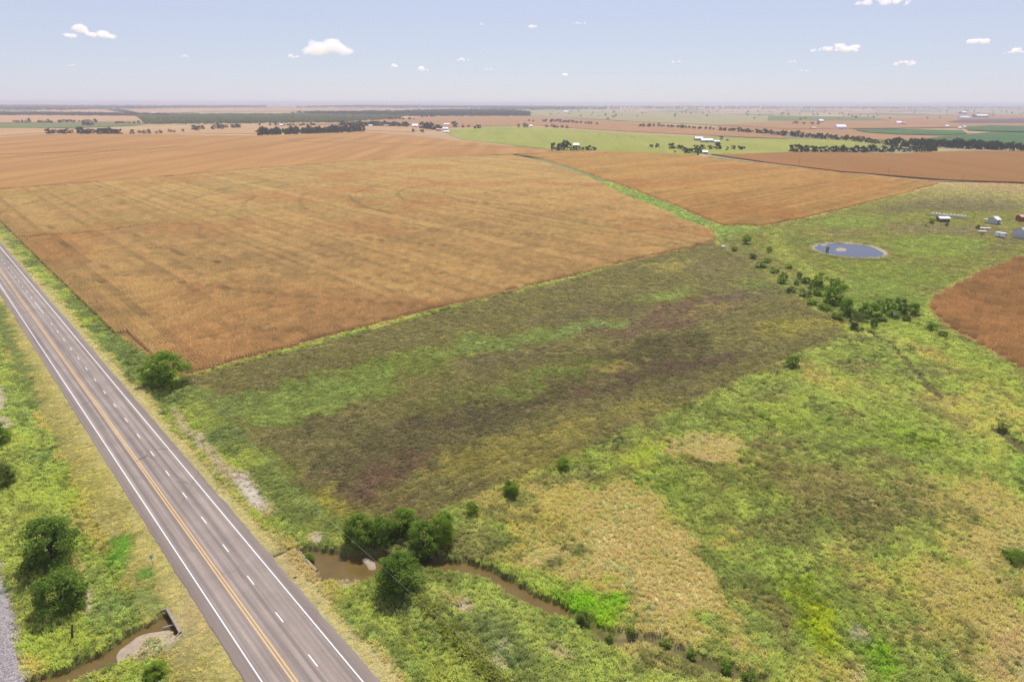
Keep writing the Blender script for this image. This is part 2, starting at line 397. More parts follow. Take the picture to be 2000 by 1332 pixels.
# parcel
lay(PARCEL, A(116, 106, 66), 1.6, 1.0, 1.2)
for b_, c_, k_ in (((800, 890, 210, 70, -14), BRN, .9), ((770, 955, 130, 45, -10), A(108, 82, 62), .9), ((950, 800, 190, 40, -12), A(96, 80, 56), .75), ((1310, 620, 170, 26, -12), A(116, 88, 68), .85), ((1240, 700, 150, 30, -14), A(92, 78, 52), .8),
                   ((1330, 720, 130, 24, -14), A(98, 76, 58), .8), ((560, 745, 110, 20, -14), A(112, 92, 64), .6), ((650, 830, 70, 30, -10), A(104, 84, 60), .6), ((1150, 610, 130, 18, -12), A(112, 92, 66), .7), ((1000, 700, 80, 20, -12), A(110, 90, 66), .55),
                   ((1450, 580, 90, 14, -12), A(112, 92, 70), .7), ((1400, 520, 60, 16, -10), A(120, 98, 70), .6), ((520, 870, 50, 24, 20), A(118, 96, 66), .6), ((1160, 775, 60, 18, -14), A(104, 78, 60), .7),
                   ((620, 770, 160, 34, -14), GRN, .75), ((590, 810, 100, 22, -10), A(112, 142, 60), .75), ((440, 790, 70, 26, -10), A(108, 134, 62), .7), ((820, 700, 150, 26, -14), A(112, 132, 58), .6), ((1000, 665, 130, 18, -12), A(110, 140, 62), .65),
                   ((1150, 640, 90, 12, -12), A(112, 146, 70), .7), ((1080, 735, 150, 16, -14), A(112, 134, 62), .6), ((1290, 575, 60, 10, -12), A(122, 146, 70), .6), ((1500, 560, 70, 12, 0), A(112, 132, 66), .6), ((860, 780, 90, 18, -14), A(108, 118, 60), .55),
                   ((1220, 715, 50, 8, -14), A(166, 138, 80), .6), ((1560, 640, 70, 18, -10), A(142, 134, 66), .6), ((1310, 522, 50, 6, -10), A(158, 136, 76), .7), ((1390, 608, 40, 8, -10), A(150, 132, 72), .6), ((1010, 890, 160, 24, -20), A(128, 112, 58), .6)):
    lay(blob(*b_), c_, 5, min(1.0, k_ * 1.08), 11)
lay(PW([(690, 1010), (850, 960), (1060, 885), (1200, 830), (1300, 790), (1290, 775), (1080, 850), (930, 880), (820, 935), (700, 985)]), A(140, 126, 68), 4, 0.55, 6)
lay(PW([(330, 765), (400, 760), (480, 850), (590, 960), (680, 1015), (735, 1010), (700, 1050), (640, 1070), (560, 1010), (450, 900)]), A(122, 138, 66), 3, 0.8, 4)
lay(PW([(600, 960), (640, 955), (720, 1010), (700, 1030)]), A(150, 146, 60), 3, 0.7, 4)
# creek sides
lay(PW([(850, 1085), (960, 1090), (1060, 1110), (1150, 1130), (1215, 1180), (1215, 1225), (1110, 1200), (1000, 1145), (900, 1105)]), A(132, 150, 68), 2, 0.8, 3)
lay(blob(1150, 1165, 62, 36, 20), A(108, 158, 34), 2.5, 0.95, 4); lay(blob(1190, 1205, 30, 24, 20), A(118, 160, 36), 2, 0.9, 3)
lay(PW([(820, 1120), (900, 1125), (1000, 1170), (1090, 1215), (1220, 1270), (1420, 1340), (1180, 1345), (1000, 1250), (900, 1190)]), A(146, 156, 82), 3, 0.85, 5)
lay(blob(970, 1235, 60, 26, 30), A(98, 122, 68), 4, 0.7, 5); lay(blob(1000, 1290, 50, 22, 30), A(104, 126, 70), 4, 0.7, 5)
lay(blob(885, 1165, 45, 12, 25), A(170, 156, 110), 2, 0.6, 3); lay(blob(905, 1180, 20, 8, 30), A(186, 160, 140), 1.2, 0.8, 2); lay(blob(985, 1265, 14, 6, 0), A(186, 166, 146), 1, 0.7, 2); lay(blob(975, 1298, 18, 7, 30), A(196, 170, 150), 1, 0.7, 2); lay(blob(1095, 1280, 24, 9, 30), A(196, 172, 150), 1.2, 0.7, 2)
lay(PW([(600, 1120), (660, 1135), (740, 1150), (760, 1180), (1000, 1345), (720, 1345), (640, 1220)]), A(156, 160, 76), 3, 0.8, 4)
lay(PW([(590, 1125), (625, 1122), (680, 1180), (745, 1235), (790, 1300), (800, 1345), (750, 1345), (690, 1260), (640, 1190)]), A(100, 150, 46), 1.8, 0.9, 3)
lay(PW([(820, 1210), (870, 1240), (960, 1345), (900, 1345), (850, 1280)]), A(190, 166, 108), 3, 0.7, 4); lay(blob(690, 1165, 40, 12, 40), A(178, 170, 92), 2, 0.6, 3)
# road verges are laid by distance from the road in paint()
LV = []
def layv(poly, col, soft=2.0, k=0.85, wob=3.0): LV.append((poly, col, soft, k, wob))
layv(PW([(330, 790), (350, 800), (480, 940), (540, 1000), (520, 1010), (450, 940), (380, 860)]), A(176, 156, 136), 1.2, 0.75, 2.0)
layv(PW([(455, 925), (475, 920), (520, 975), (515, 1000), (490, 985)]), PALE, 0.8, 0.95, 1.5)
layv(blob(614, 1052, 12, 9, 0), A(200, 176, 150), 0.5, 0.9, 0.8)
layv(PW([(700, 1092), (722, 1090), (738, 1108), (722, 1118), (708, 1104)], -0.8), A(196, 170, 146), 0.3, 1.0, 0.4)
layv(blob(678, 1132, 24, 7, -10), A(196, 172, 140), 0.5, 0.9, 1.0)
layv(PW([(0, 590), (30, 640), (70, 760), (85, 830), (130, 930), (110, 950), (60, 830), (20, 700), (-30, 600)]), A(92, 128, 56), 2, 0.8, 4)
layv(PW([(215, 1050), (250, 1045), (265, 1090), (250, 1130), (220, 1120), (205, 1080)]), A(92, 148, 40), 1.2, 0.9, 2)
layv(blob(290, 1120, 16, 14, 0), A(92, 146, 46), 1, 0.9, 1.5); layv(blob(170, 1010, 50, 25, 40), A(160, 140, 88), 3, 0.7, 4)
layv(blob(120, 950, 60, 40, 30), A(152, 158, 74), 4, 0.6, 5); layv(blob(100, 1260, 90, 60, 0), A(134, 150, 66), 4, 0.8, 5); layv(blob(260, 1180, 60, 40, 0), A(110, 144, 66), 3, 0.7, 4)
layv(PW([(170, 1150), (182, 1145), (186, 1165), (178, 1182), (172, 1200), (168, 1180)]), A(206, 184, 160), 0.5, 0.9, 1.0)
layv(PW([(140, 1085), (155, 1090), (165, 1125), (150, 1120)]), A(196, 168, 130), 0.8, 0.6, 1.5)
layv(PW([(-30, 745), (2, 755), (10, 795), (-10, 805), (-40, 800)]), A(206, 186, 170), 0.6, 0.95, 1.0); layv(PW([(-10, 812), (10, 815), (25, 828), (15, 836), (-10, 828)]), A(206, 184, 170), 0.6, 0.95, 1.0)
layv(PW([(240, 1262), (300, 1230), (340, 1225), (352, 1250), (320, 1275), (270, 1295), (215, 1290)], -0.8), A(192, 164, 138), 0.6, 1.0, 1.0)
layv(blob(55, 1295, 26, 18, 0), A(206, 176, 104), 1, 0.8, 1.5)
layv(blob(296, 1258, 18, 16, 0), A(132, 148, 100), 0.8, 0.8, 1.2)

CORNGROUND = A(150, 110, 72, 1.0)
_cols = [lin((206, 166, 120)), lin((196, 152, 112)), lin((176, 138, 104)), lin((176, 166, 120)), lin((150, 152, 100)), lin((196, 160, 120)), lin((150, 130, 100)), lin((110, 122, 80))]
_cols = np.array(_cols) * ALB
def paint(X, Y, channels=True):
    r = np.hypot(X, Y); s, u = road_su(X, Y)
    n1 = fbm(X, Y, 9.0, 21, 4)[:, None]; n2 = fbm(X, Y, 34.0, 33, 4)[:, None]; n3 = fbm(X, Y, 2.6, 45, 3)[:, None]
    col = OLIVE[None] + (A(140, 150, 76) - OLIVE)[None] * (n2 - 0.45) * 3.0
    col = col + (A(118, 120, 70) - OLIVE)[None] * sstep(0.5, 0.66, n1) + (A(158, 150, 88) - OLIVE)[None] * sstep(0.56, 0.75, n2) * 0.5
    n5 = fbm(X, Y, 5.5, 81, 4)[:, None]; n6 = fbm(X, Y, 7.0, 87, 4)[:, None]
    wx = (fbm(X, Y, 14.0, 61, 4) - 0.5) * 2; wy = (fbm(X, Y, 14.0, 71, 4) - 0.5) * 2
    wx2 = (fbm(X, Y, 3.5, 62, 3) - 0.5) * 2; wy2 = (fbm(X, Y, 3.5, 72, 3) - 0.5) * 2
    def apply(layers, col):
        for poly, c, soft, k, wob in layers:
            d = sdf(X + wob * (wx + 0.6 * wx2), Y + wob * (wy + 0.6 * wy2), poly)
            a = (sstep(-soft, soft, d) * k)[:, None]
            a = np.clip(a * (0.55 + 0.9 * n3), 0, 1)
            col = col * (1 - a) + c[None] * a
        return col
    col = apply(L, col)
    outp = 1 - sstep(-2, 3, sdf(X, Y, PARCEL))[:, None] * .75
    g = sstep(.56, .70, n5) * .5 * outp; col = col * (1 - g) + (col * .55 + A(112, 98, 66)[None] * .35) * g      # dead weed patches
    g = sstep(.58, .72, n6) * .5 * outp; col = col * (1 - g) + (col * .5 + A(104, 132, 56)[None] * .5) * g          # fresh green patches
    q = sdf(X, Y, PARCEL)                                    # old drill lines along the parcel
    ac = -X * 0.69 + Y * 0.724
    st = (np.sin(ac * 2.1 + 2.5 * (n1[:, 0] - .5)) * sstep(.42, .6, n2[:, 0]) * sstep(0, 4, q))[:, None]
    col = col * (1 + .10 * st)
    # verges of the road
    jit = (wx2 + wx) * 1.6
    def band(u0, u1, c, soft, k):
        a = (sstep(u0 - soft, u0 + soft, u + jit) * (1 - sstep(u1 - soft, u1 + soft, u + jit)) * k * (r < 1500))[:, None]
        return col * (1 - a) + np.asarray(c)[None] * a
    col = band(-60, -12, A(134, 142, 72), 2, 0.9)
    col = band(-27, -20, A(110, 138, 64), 2, 0.65)
    col = band(2.0, 15.5, A(114, 130, 64), 1.5, 0.95)
    far = (s > 90)[:, None]
    col = np.where(far, band(5.0, 17.0, A(96, 120, 56), 1.5, 0.95), col)
    g = sstep(0.45, 0.62, n1) * 0.5
    near_r = ((u > -30) & (u < 16) & (r < 1500))[:, None]
    col = np.where(near_r, col * (1 - g) + A(150, 154, 76)[None] * g, col)
    col = band(-21.5, -11.0, A(164, 150, 88), 1.2, 0.9)
    col = band(-15.5, -11.0, A(184, 160, 102), 0.8, 0.75)
    col = band(-3, 4.6, A(196, 172, 120), 0.8, 0.9)
    bal = ((1 - sstep(-37.0, -36.2, u + jit * 0.3)) * (r < 1500))[:, None]
    col = col * (1 - bal) + A(176, 168, 166)[None] * bal
    a = (np.exp(-((s - CULV_S) / 9.0) ** 2) * sstep(-22, -18.5, u) * (1 - sstep(6, 8, u)))[:, None]
    col = col * (1 - a) + A(180, 152, 106)[None] * a
    col = apply(LV, col)
    # bare earth in the channels
    cv = carve(X, Y)[:, None]
    a = sstep(0.35, 1.2, cv) * (0.95 if channels else 0.0)
    col = col * (1 - a) + A(112, 90, 62)[None] * a
    dp = sdf(X, Y, POND)[:, None]
    a = sstep(-3.5, -1.0, dp + (n3 - 0.5) * 3); col = col * (1 - a) + A(186, 164, 138)[None] * a
    # soil under the corn
    for poly in (CORN_A, CORN_C, CORN_E):
        a = sstep(-0.6, 1.0, sdf(X, Y, poly))[:, None]; col = col * (1 - a) + CORNGROUND[None] * a
    # far land: a patchwork of fields
    a = sstep(620, 1000, r)[:, None]
    ang = 0.72; xr = X * math.cos(ang) + Y * math.sin(ang); yr = -X * math.sin(ang) + Y * math.cos(ang)
    iy = np.floor(yr / 520.0); ix = np.floor(xr / 900.0 + _hash(iy, iy * 0, 5) * 3)
    h = _hash(ix, iy, 9)
    pc = _cols[np.minimum((h ** 1.5 * len(_cols)).astype(int), len(_cols) - 1)]
    pc = pc * (0.9 + 0.2 * fbm(X, Y, 300.0, 77, 3)[:, None])
    col = col * (1 - a) + pc * a
    col = col * (0.84 + 0.32 * n3)
    w = np.clip((col[:, :1] / col[:, 1:2] - 1.06) / 0.3, 0, 1); w2 = np.clip((col[:, 1:2] / col[:, :1] - 1.15) / 0.5, 0, 1)
    return np.clip(col * np.array([1.10, 1.05, 1.06]) * (1 + w * (np.array([.96, 1.20, 1.14]) - 1)) * (1 + w2 * (np.array([1.18, .90, 1.3]) - 1)), 0.004, 0.9)

# ------------------------------------------------------------------ the ground: one sheet to the horizon
def axis(lo, hi, step, lim_lo, lim_hi, g=1.028):
    a = list(np.arange(lo, hi + 0.01, step)); d = step
    while a[-1] < lim_hi: d *= g; a.append(a[-1] + d)
    d = step; b = []; x = lo
    while x > lim_lo: d *= g; x -= d; b.append(x)
    return np.array(b[::-1] + a)
gx = axis(-112, 200, 1.0, -42000, 42000); gy = axis(72, 262, 1.0, -4000, 42000)
GX, GY = np.meshgrid(gx, gy); fx, fy = GX.ravel(), GY.ravel()
gz = hgt(fx, fy)
nx, ny = len(gx), len(gy)
i = np.arange(nx * ny).reshape(ny, nx)
quads = np.stack([i[:-1, :-1].ravel(), i[:-1, 1:].ravel(), i[1:, 1:].ravel(), i[1:, :-1].ravel()], 1)
ground = mesh_obj('ground', np.stack([fx, fy, gz], 1), quads, [M['ground']], smooth=True)
set_col(ground.data, paint(fx, fy)); tag(ground, kind='structure')

# bank carrying the road over the culvert
us = np.arange(-16.9, 6.31, 0.5); ss = np.arange(CULV_S - 5.0, CULV_S + 5.01, 0.5)
UU, SS_ = np.meshgrid(us, ss); bx_, by_ = road_xy(SS_.ravel(), UU.ravel())
k = np.arange(UU.size).reshape(UU.shape)
q = np.stack([k[:-1, :-1].ravel(), k[1:, :-1].ravel(), k[1:, 1:].ravel(), k[:-1, 1:].ravel()], 1)
bank = mesh_obj('road_bank', np.stack([bx_, by_, hgt0(bx_, by_) + 0.03], 1), q, [M['ground']], smooth=True)
set_col(bank.data, paint(bx_, by_, False)); tag(bank, kind='structure')

# ------------------------------------------------------------------ the road
def asphalt():
    mt, nt, out = mat_new('worn_asphalt'); v = objco(nt)
    fine = noise(nt, v, 5.0, 5, 0.75); blot = noise(nt, v, 0.12, 5, 0.6)
    st = noise(nt, objco(nt, (0.95, 0.012, 1)), 1.0, 4, 0.55)
    c = mix(nt, ramp(nt, st, [(0.36, 0.0), (0.64, 1.0)]), A(150, 137, 128), A(190, 175, 161))
    c = mix(nt, 1.0, c, ramp(nt, blot, [(0.3, 0.86), (0.7, 1.1)]), 'MULTIPLY')
    c = mix(nt, 1.0, c, ramp(nt, fine, [(0.3, 0.86), (0.7, 1.12)]), 'MULTIPLY')
    vo = N(nt, 'ShaderNodeTexVoronoi', feature='DISTANCE_TO_EDGE'); vo.inputs['Scale'].default_value = 0.07
    w = mix(nt, 0.06, v, v); nt.links.new(objco(nt, (1, 0.6, 1)), vo.inputs['Vector'])
    ck = ramp(nt, vo.outputs['Distance'], [(0.0, 1.0), (0.010, 0.0)])
    ck2 = mix(nt, 1.0, ck, ramp(nt, noise(nt, v, 0.05, 3), [(0.48, 0.0), (0.6, 0.8)]), 'MULTIPLY')
    c = mix(nt, ck2, c, A(92, 86, 88))
    sx = N(nt, 'ShaderNodeSeparateXYZ'); nt.links.new(v, sx.inputs[0])
    def strip(c, a, b, c2, k):
        x = N(nt, 'ShaderNodeMapRange'); x.inputs[1].default_value = a; x.inputs[2].default_value = b
        nt.links.new(sx.outputs[0], x.inputs[0])
        f = ramp(nt, x.outputs[0], [(0.0, 0.0), (0.18, k), (0.82, k), (1.0, 0.0)])
        return mix(nt, f, c, c2)
    c = strip(c, -13.4, -11.0, A(142, 128, 118), 0.6); c = strip(c, 0.05, 2.4, A(142, 128, 118), 0.6)
    for a_, b_ in ((-10.6, -9.6), (-8.6, -7.7), (-6.4, -5.6), (-4.6, -3.9), (-2.9, -2.2), (-1.2, -0.5)):
        c = strip(c, a_, b_, A(122, 112, 106), 0.34)
    b = principled(nt, out, c, 0.9, 0.25); bump(nt, b, fine, 0.25, 0.02); return mt
def paint_mat(name, c, worn):
    mt, nt, out = mat_new(name); v = objco(nt)
    n = noise(nt, v, 3.0, 6, 0.75)
    col = mix(nt, ramp(nt, n, [(0.5, 0.0), (0.72, worn)]), c, A(160, 150, 150))
    principled(nt, out, col, 0.7, 0.3); return mt
M['asphalt'] = asphalt(); M['mark_w'] = paint_mat('white_road_paint', (0.72, 0.71, 0.69), 0.6); M['mark_y'] = paint_mat('yellow_road_paint', (0.66, 0.40, 0.11), 0.5)
road_rz = math.atan2(-RD[0], RD[1])
S0, S1 = -70.0, 1500.0
sv = np.concatenate([np.arange(S0, 140, 1.0), np.arange(140, S1, 10.0)])
el = np.array([-12.85 + 0.22 * (vnoise(np.array([t / 1.3]), np.array([0.5]), 3)[0] - 0.5) * 2 for t in sv])
er = np.array([1.75 + 0.22 * (vnoise(np.array([t / 1.3]), np.array([9.5]), 4)[0] - 0.5) * 2 for t in sv])
V = []; F = []
for k, t in enumerate(sv):
    V += [(el[k] - 0.25, t, -0.05), (el[k], t, 0.10), (-7.7, t, 0.16), (er[k], t, 0.10), (er[k] + 0.25, t, -0.05)]
    if k:
        a = 5 * (k - 1); b = 5 * k
        F += [(a + j, a + j + 1, b + j + 1, b + j) for j in range(4)]
road = mesh_obj('road', V, F, [M['asphalt']]); road.location = (R0[0], R0[1], 0); road.rotation_euler = (0, 0, road_rz)
tag(road, kind='structure')
def crown(u): return 0.16 - 0.06 * (abs(u + 7.7) / (5.15 if u < -7.7 else 9.45))
def strip_mesh(name, u0, u1, s0, s1, mt):
    z0, z1 = crown(u0) + 0.006, crown(u1) + 0.006
    n = max(1, int((s1 - s0) / 6)); V = []; F = []
    for k in range(n + 1):
        t = s0 + (s1 - s0) * k / n; V += [(u0, t, z0), (u1, t, z1)]
        if k: F.append((2 * k - 2, 2 * k - 1, 2 * k + 1, 2 * k))
    return mesh_obj(name, V, F, [mt], road)
strip_mesh('edge_line', -0.09, 0.09, S0, S1, M['mark_w']); strip_mesh('edge_line', -11.2, -11.02, S0, S1, M['mark_w'])
strip_mesh('centre_line', -7.80, -7.63, S0, S1, M['mark_y']); strip_mesh('centre_line', -7.27, -7.10, S0, S1, M['mark_y'])
def s_of(x, y): a, b, _ = P(x, y); return float(road_su(np.array(a), np.array(b))[0])
s_dash = s_of(611.7, 1290.5)
s_long0, s_long1 = s_of(88, 613), s_of(70, 591)
dash_me = None
for k in range(-5, 46):
    s0 = s_dash - 1.5 + k * 12.2
    if s_long0 - 10 < s0 < s_long1 + 3: continue
    if dash_me is None:
        d0 = strip_mesh('lane_dash', -3.76, -3.60, 0, 3.05, M['mark_w']); dash_me = d0.data; o = d0
    else:
        o = bpy.data.objects.new('lane_dash', dash_me); C.objects.link(o); o.parent = road
    o.location = (0, s0, 0)
strip_mesh('lane_line', -3.76, -3.60, s_long0, s_long1, M['mark_w'])

# ------------------------------------------------------------------ railway in the near left corner
rail_root = empty('railway_track', (R0[0], R0[1], 0), road_rz)
tag(rail_root, 'railway track on grey ballast at the bottom left edge', 'railway')
def gravel():
    mt, nt, out = mat_new('grey_ballast'); v = objco(nt)
    vo = N(nt, 'ShaderNodeTexVoronoi'); vo.inputs['Scale'].default_value = 7.0; nt.links.new(v, vo.inputs['Vector'])
    c = mix(nt, 1.0, ramp(nt, vo.outputs['Color'], [(0.1, A(120, 112, 112)), (0.9, A(206, 198, 196))]), ramp(nt, noise(nt, v, 0.8, 4), [(0.3, 0.85), (0.7, 1.12)]), 'MULTIPLY')
    b = principled(nt, out, c, 0.95, 0.1); bump(nt, b, vo.outputs['Distance'], 0.8, 0.08); return mt
M['gravel'] = gravel()
V = []; F = []
tt = np.arange(-80, 420, 2.0)
for k, t in enumerate(tt):
    j = 0.9 * (fbm(np.array([t]), np.array([3.3]), 3.0, 8, 3)[0] - 0.5)
    V += [(-37.0 + j, t, -0.1), (-38.6, t, 0.28), (-41.4, t, 0.40), (-44.6, t, 0.28), (-46.4, t, -0.1)]
    if k:
        a = 5 * (k - 1); b = 5 * k; F += [(b + j_, b + j_ + 1, a + j_ + 1, a + j_) for j_ in range(4)]
mesh_obj('ballast', V, F, [M['gravel']], rail_root)
for u in (-40.75, -42.19): MB().box(u - .035, u + .035, -80, 420, .50, .66).build('rail', M['rust'], rail_root)
tie = None
for k in range(0, 34):
    if tie is None:
        tie = MB().box(-42.75, -40.15, -.12, .12, .33, .50).build('tie', M['wood'], rail_root); o = tie
    else:
        o = bpy.data.objects.new('tie', tie.data); C.objects.link(o); o.parent = rail_root
    o.location = (random.uniform(-.04, .04), -10 + k * 0.56, 0); o.rotation_euler = (0, 0, random.uniform(-.02, .02))

# ------------------------------------------------------------------ water
def water_mat(name, c, rough, bmp_s, spec=0.5):
    mt, nt, out = mat_new(name); v = objco(nt)
    n = noise(nt, v, 0.25, 4, 0.6); col = ramp(nt, n, [(0.3, np.asarray(c) * 0.85), (0.7, np.asarray(c) * 1.15)])
    b = principled(nt, out, col, rough, spec); b.inputs['IOR'].default_value = 1.33
    bump(nt, b, noise(nt, v, 2.2, 3, 0.5), bmp_s, 0.02); return mt
M['creek_water'] = water_mat('muddy_water', A(124, 104, 58), 0.08, 0.08)
M['pond_water'] = water_mat('pond_water', (0.04, 0.05, 0.075), 0.16, 0.45)
def ribbon(name, line, hw, z, mt):
    V = []; F = []
    (ax, ay), (bx, by), (cx, cy), (dx, dy) = line[0], line[1], line[-2], line[-1]; e1 = hw * .7 / math.hypot(bx - ax, by - ay); e2 = hw * .7 / math.hypot(dx - cx, dy - cy)
    line = [(ax - (bx - ax) * e1, ay - (by - ay) * e1)] + line + [(dx + (dx - cx) * e2, dy + (dy - cy) * e2)]
    for k, (x, y) in enumerate(line):
        a = line[max(k - 1, 0)]; b = line[min(k + 1, len(line) - 1)]; d = math.hypot(b[0] - a[0], b[1] - a[1])
        nx_, ny_ = -(b[1] - a[1]) / d, (b[0] - a[0]) / d
        V += [(x + nx_ * hw, y + ny_ * hw, z), (x - nx_ * hw, y - ny_ * hw, z)]
        if k: F.append((2 * k - 1, 2 * k - 2, 2 * k, 2 * k + 1))
    return tag(mesh_obj(name, V, F, [mt]), kind='structure')
ribbon('creek_water', POOL, 5.4, -1.03, M['creek_water']); ribbon('creek_water', CREEK, 2.9, -1.02, M['creek_water']); ribbon('creek_water', CREEK_L, 4.2, -1.06, M['creek_water'])
pcx, pcy = sum(p[0] for p in POND) / len(POND), sum(p[1] for p in POND) / len(POND)
mesh_obj('pond_water', [(pcx + (x - pcx) * 1.12, pcy + (y - pcy) * 1.12, -0.42) for x, y in POND], [tuple(range(len(POND)))], [M['pond_water']])['kind'] = 'structure'
if bpy.data.objects['pond_water'].data.polygons[0].normal.z < 0: bpy.data.objects['pond_water'].data.flip_normals()
def mud_sheet(name, poly, z, label, cat, top=0.12):
    poly = smooth_poly(poly); cx = sum(p[0] for p in poly) / len(poly); cy = sum(p[1] for p in poly) / len(poly)
    V = []; F = []; n = len(poly)
    for r_, zz in ((1.0, -0.1), (0.86, top * 0.6), (0.5, top), (0.2, top * 1.1)):
        for k, (x, y) in enumerate(poly):
            w = 1 + 0.05 * math.sin(1.3 * k) + 0.03 * random.uniform(-1, 1)
            V.append((cx + (x - cx) * r_ * w, cy + (y - cy) * r_ * w, z + zz))
    for j in range(3):
        for k in range(n): F.append((j * n + k, j * n + (k + 1) % n, (j + 1) * n + (k + 1) % n, (j + 1) * n + k))
    F.append(tuple(3 * n + k for k in range(n)))
    o = mesh_obj(name, V, F, [M['mud']], smooth=True); tag(o, kind='structure'); return o
mud_sheet('mud_bar', PW([(702, 1090), (720, 1088), (735, 1100), (736, 1112), (722, 1116), (714, 1102)], -1.0), -1.0, '', '')
mud_sheet('mud_bar', PW([(235, 1262), (285, 1232), (338, 1228), (352, 1246), (325, 1274), (262, 1300), (215, 1298)], -1.0), -1.05, '', '', 0.16)
mud_sheet('mud_bar', PW([(1628, 487), (1642, 483), (1655, 486), (1654, 491), (1636, 492)], -0.4), -0.42, '', '', 0.06)
mud_sheet('mud_bar', PW([(1600, 478), (1612, 476), (1618, 479), (1606, 481)], -0.4), -0.42, '', '', 0.06)

# culvert headwalls
def headwall(u, face, label):
    r = empty('culvert_headwall', (*road_xy(CULV_S, u), 0), road_rz)
    tag(r, label, 'culvert', 'headwalls of the road culvert')
    w = MB().box(-.2, .2, -3.6, 3.6, -.30, .20)                      # beam above the barrels
    w.build('beam', M['concrete'], r)
    for y in (-3.45, 0, 3.45): MB().box(-.19, .19, y - .15, y + .15, -2.3, -.302).build('pier', M['concrete'], r)
    L_ = 22.4 * -face
    MB().box(min(0.21 * -face, L_), max(0.21 * -face, L_), -3.6, 3.6, -.44, -.30).build('barrel_roof', M['concrete'], r) if face < 0 else None
    for sgn in ((-1, 1) if face < 0 else ()):
        m_ = MB()
        a = (0.2 * face, sgn * 3.6); b = (3.2 * face, sgn * 5.4); t = 0.13
        m_.add([(a[0], a[1] - t, -2.2), (a[0], a[1] + t, -2.2), (b[0], b[1] + t, -2.2), (b[0], b[1] - t, -2.2), (a[0], a[1] - t, .2), (a[0], a[1] + t, .2), (b[0], b[1] + t, -.75), (b[0], b[1] - t, -.75)],
               [(3, 2, 1, 0), (4, 5, 6, 7), (0, 1, 5, 4), (1, 2, 6, 5), (2, 3, 7, 6), (3, 0, 4, 7)])
        m_.build('wing_wall', M['concrete'], r)
headwall(-17.0, -1, 'concrete culvert headwall with dark opening left of the road'); headwall(6.3, 1, 'concrete culvert headwall edge above the muddy pool right of the road')
lg = P(340, 1224, -.9)
tag(MB().tube([(lg[0] - 1.6, lg[1] - .3, -.75), (lg[0] - .3, lg[1] + .1, -.6), (lg[0] + 1.2, lg[1] + .25, -.5)], [.09, .12, .07], 7).build('driftwood_log', plain('bleached_wood', (.45, .40, .34), .9, .2, 4)),
    'bleached branch lying in the water at the culvert mouth', 'log')

# ------------------------------------------------------------------ scattered vegetation (stuff): grass and standing corn
def proto(name, V, F, leaf, mt, coll):
    me = bpy.data.meshes.new(name); me.from_pydata(V, [], F); me.update(); me.materials.append(mt)
    a = me.attributes.new('leaf', 'FLOAT', 'POINT'); a.data.foreach_set('value', np.asarray(leaf, np.float32))
    o = bpy.data.objects.new(name, me); coll.objects.link(o); return o
def scatter(name, pts, cols, scl, rot, idx, coll):
    me = bpy.data.meshes.new(name); me.vertices.add(len(pts)); me.vertices.foreach_set('co', np.asarray(pts, np.float32).ravel())
    set_col(me, cols)
    for nm, dat, ty in (('scl', scl, 'FLOAT_VECTOR'), ('rot', rot, 'FLOAT_VECTOR'), ('pick', idx, 'INT')):
        a = me.attributes.new(nm, ty, 'POINT')
        if ty == 'INT': a.data.foreach_set('value', np.asarray(dat, np.int32))
        else: a.data.foreach_set('vector', np.asarray(dat, np.float32).ravel())
    o = bpy.data.objects.new(name, me); C.objects.link(o)
    g = bpy.data.node_groups.new(name + '_nodes', 'GeometryNodeTree')
    g.interface.new_socket('Geometry', in_out='INPUT', socket_type='NodeSocketGeometry'); g.interface.new_socket('Geometry', in_out='OUTPUT', socket_type='NodeSocketGeometry')
    gi = g.nodes.new('NodeGroupInput'); go = g.nodes.new('NodeGroupOutput')
    m2p = g.nodes.new('GeometryNodeMeshToPoints'); ip = g.nodes.new('GeometryNodeInstanceOnPoints'); ci = g.nodes.new('GeometryNodeCollectionInfo')
    ci.inputs[0].default_value = coll; ci.inputs['Separate Children'].default_value = True; ci.inputs['Reset Children'].default_value = True
    def attr(nm, ty):
        n = g.nodes.new('GeometryNodeInputNamedAttribute'); n.data_type = ty; n.inputs[0].default_value = nm; return n.outputs[0]
    g.links.new(gi.outputs[0], m2p.inputs[0]); g.links.new(m2p.outputs[0], ip.inputs['Points']); g.links.new(ci.outputs[0], ip.inputs['Instance'])
    ip.inputs['Pick Instance'].default_value = True
    g.links.new(attr('pick', 'INT'), ip.inputs['Instance Index']); g.links.new(attr('scl', 'FLOAT_VECTOR'), ip.inputs['Scale'])
    g.links.new(attr('rot', 'FLOAT_VECTOR'), ip.inputs['Rotation']); g.links.new(ip.outputs[0], go.inputs[0])
    md = o.modifiers.new('scatter', 'NODES'); md.node_group = g
    return o

gcoll = bpy.data.collections.new('grass_kinds')
for k in range(6):
    V = []; F = []; lf = []
    for j in range(30):
        a = random.uniform(0, 6.28); r_ = 0.75 * math.sqrt(random.random()); x, y = r_ * math.cos(a), r_ * math.sin(a)
        b = random.uniform(0, 6.28); h = random.uniform(0.35, 1.0) * (1 - 0.35 * r_); w = random.uniform(.05, .11); le = random.uniform(.15, .65)
        dx, dy = math.cos(b), math.sin(b); px, py = -dy * w, dx * w
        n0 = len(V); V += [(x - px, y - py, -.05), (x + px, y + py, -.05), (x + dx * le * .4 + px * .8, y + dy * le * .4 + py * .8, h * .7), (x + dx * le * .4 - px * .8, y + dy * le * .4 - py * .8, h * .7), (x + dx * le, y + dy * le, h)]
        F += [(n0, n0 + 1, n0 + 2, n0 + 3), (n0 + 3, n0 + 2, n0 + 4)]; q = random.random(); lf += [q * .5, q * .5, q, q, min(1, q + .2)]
    proto('grass_kind', V, F, lf, M['tuft'], gcoll)
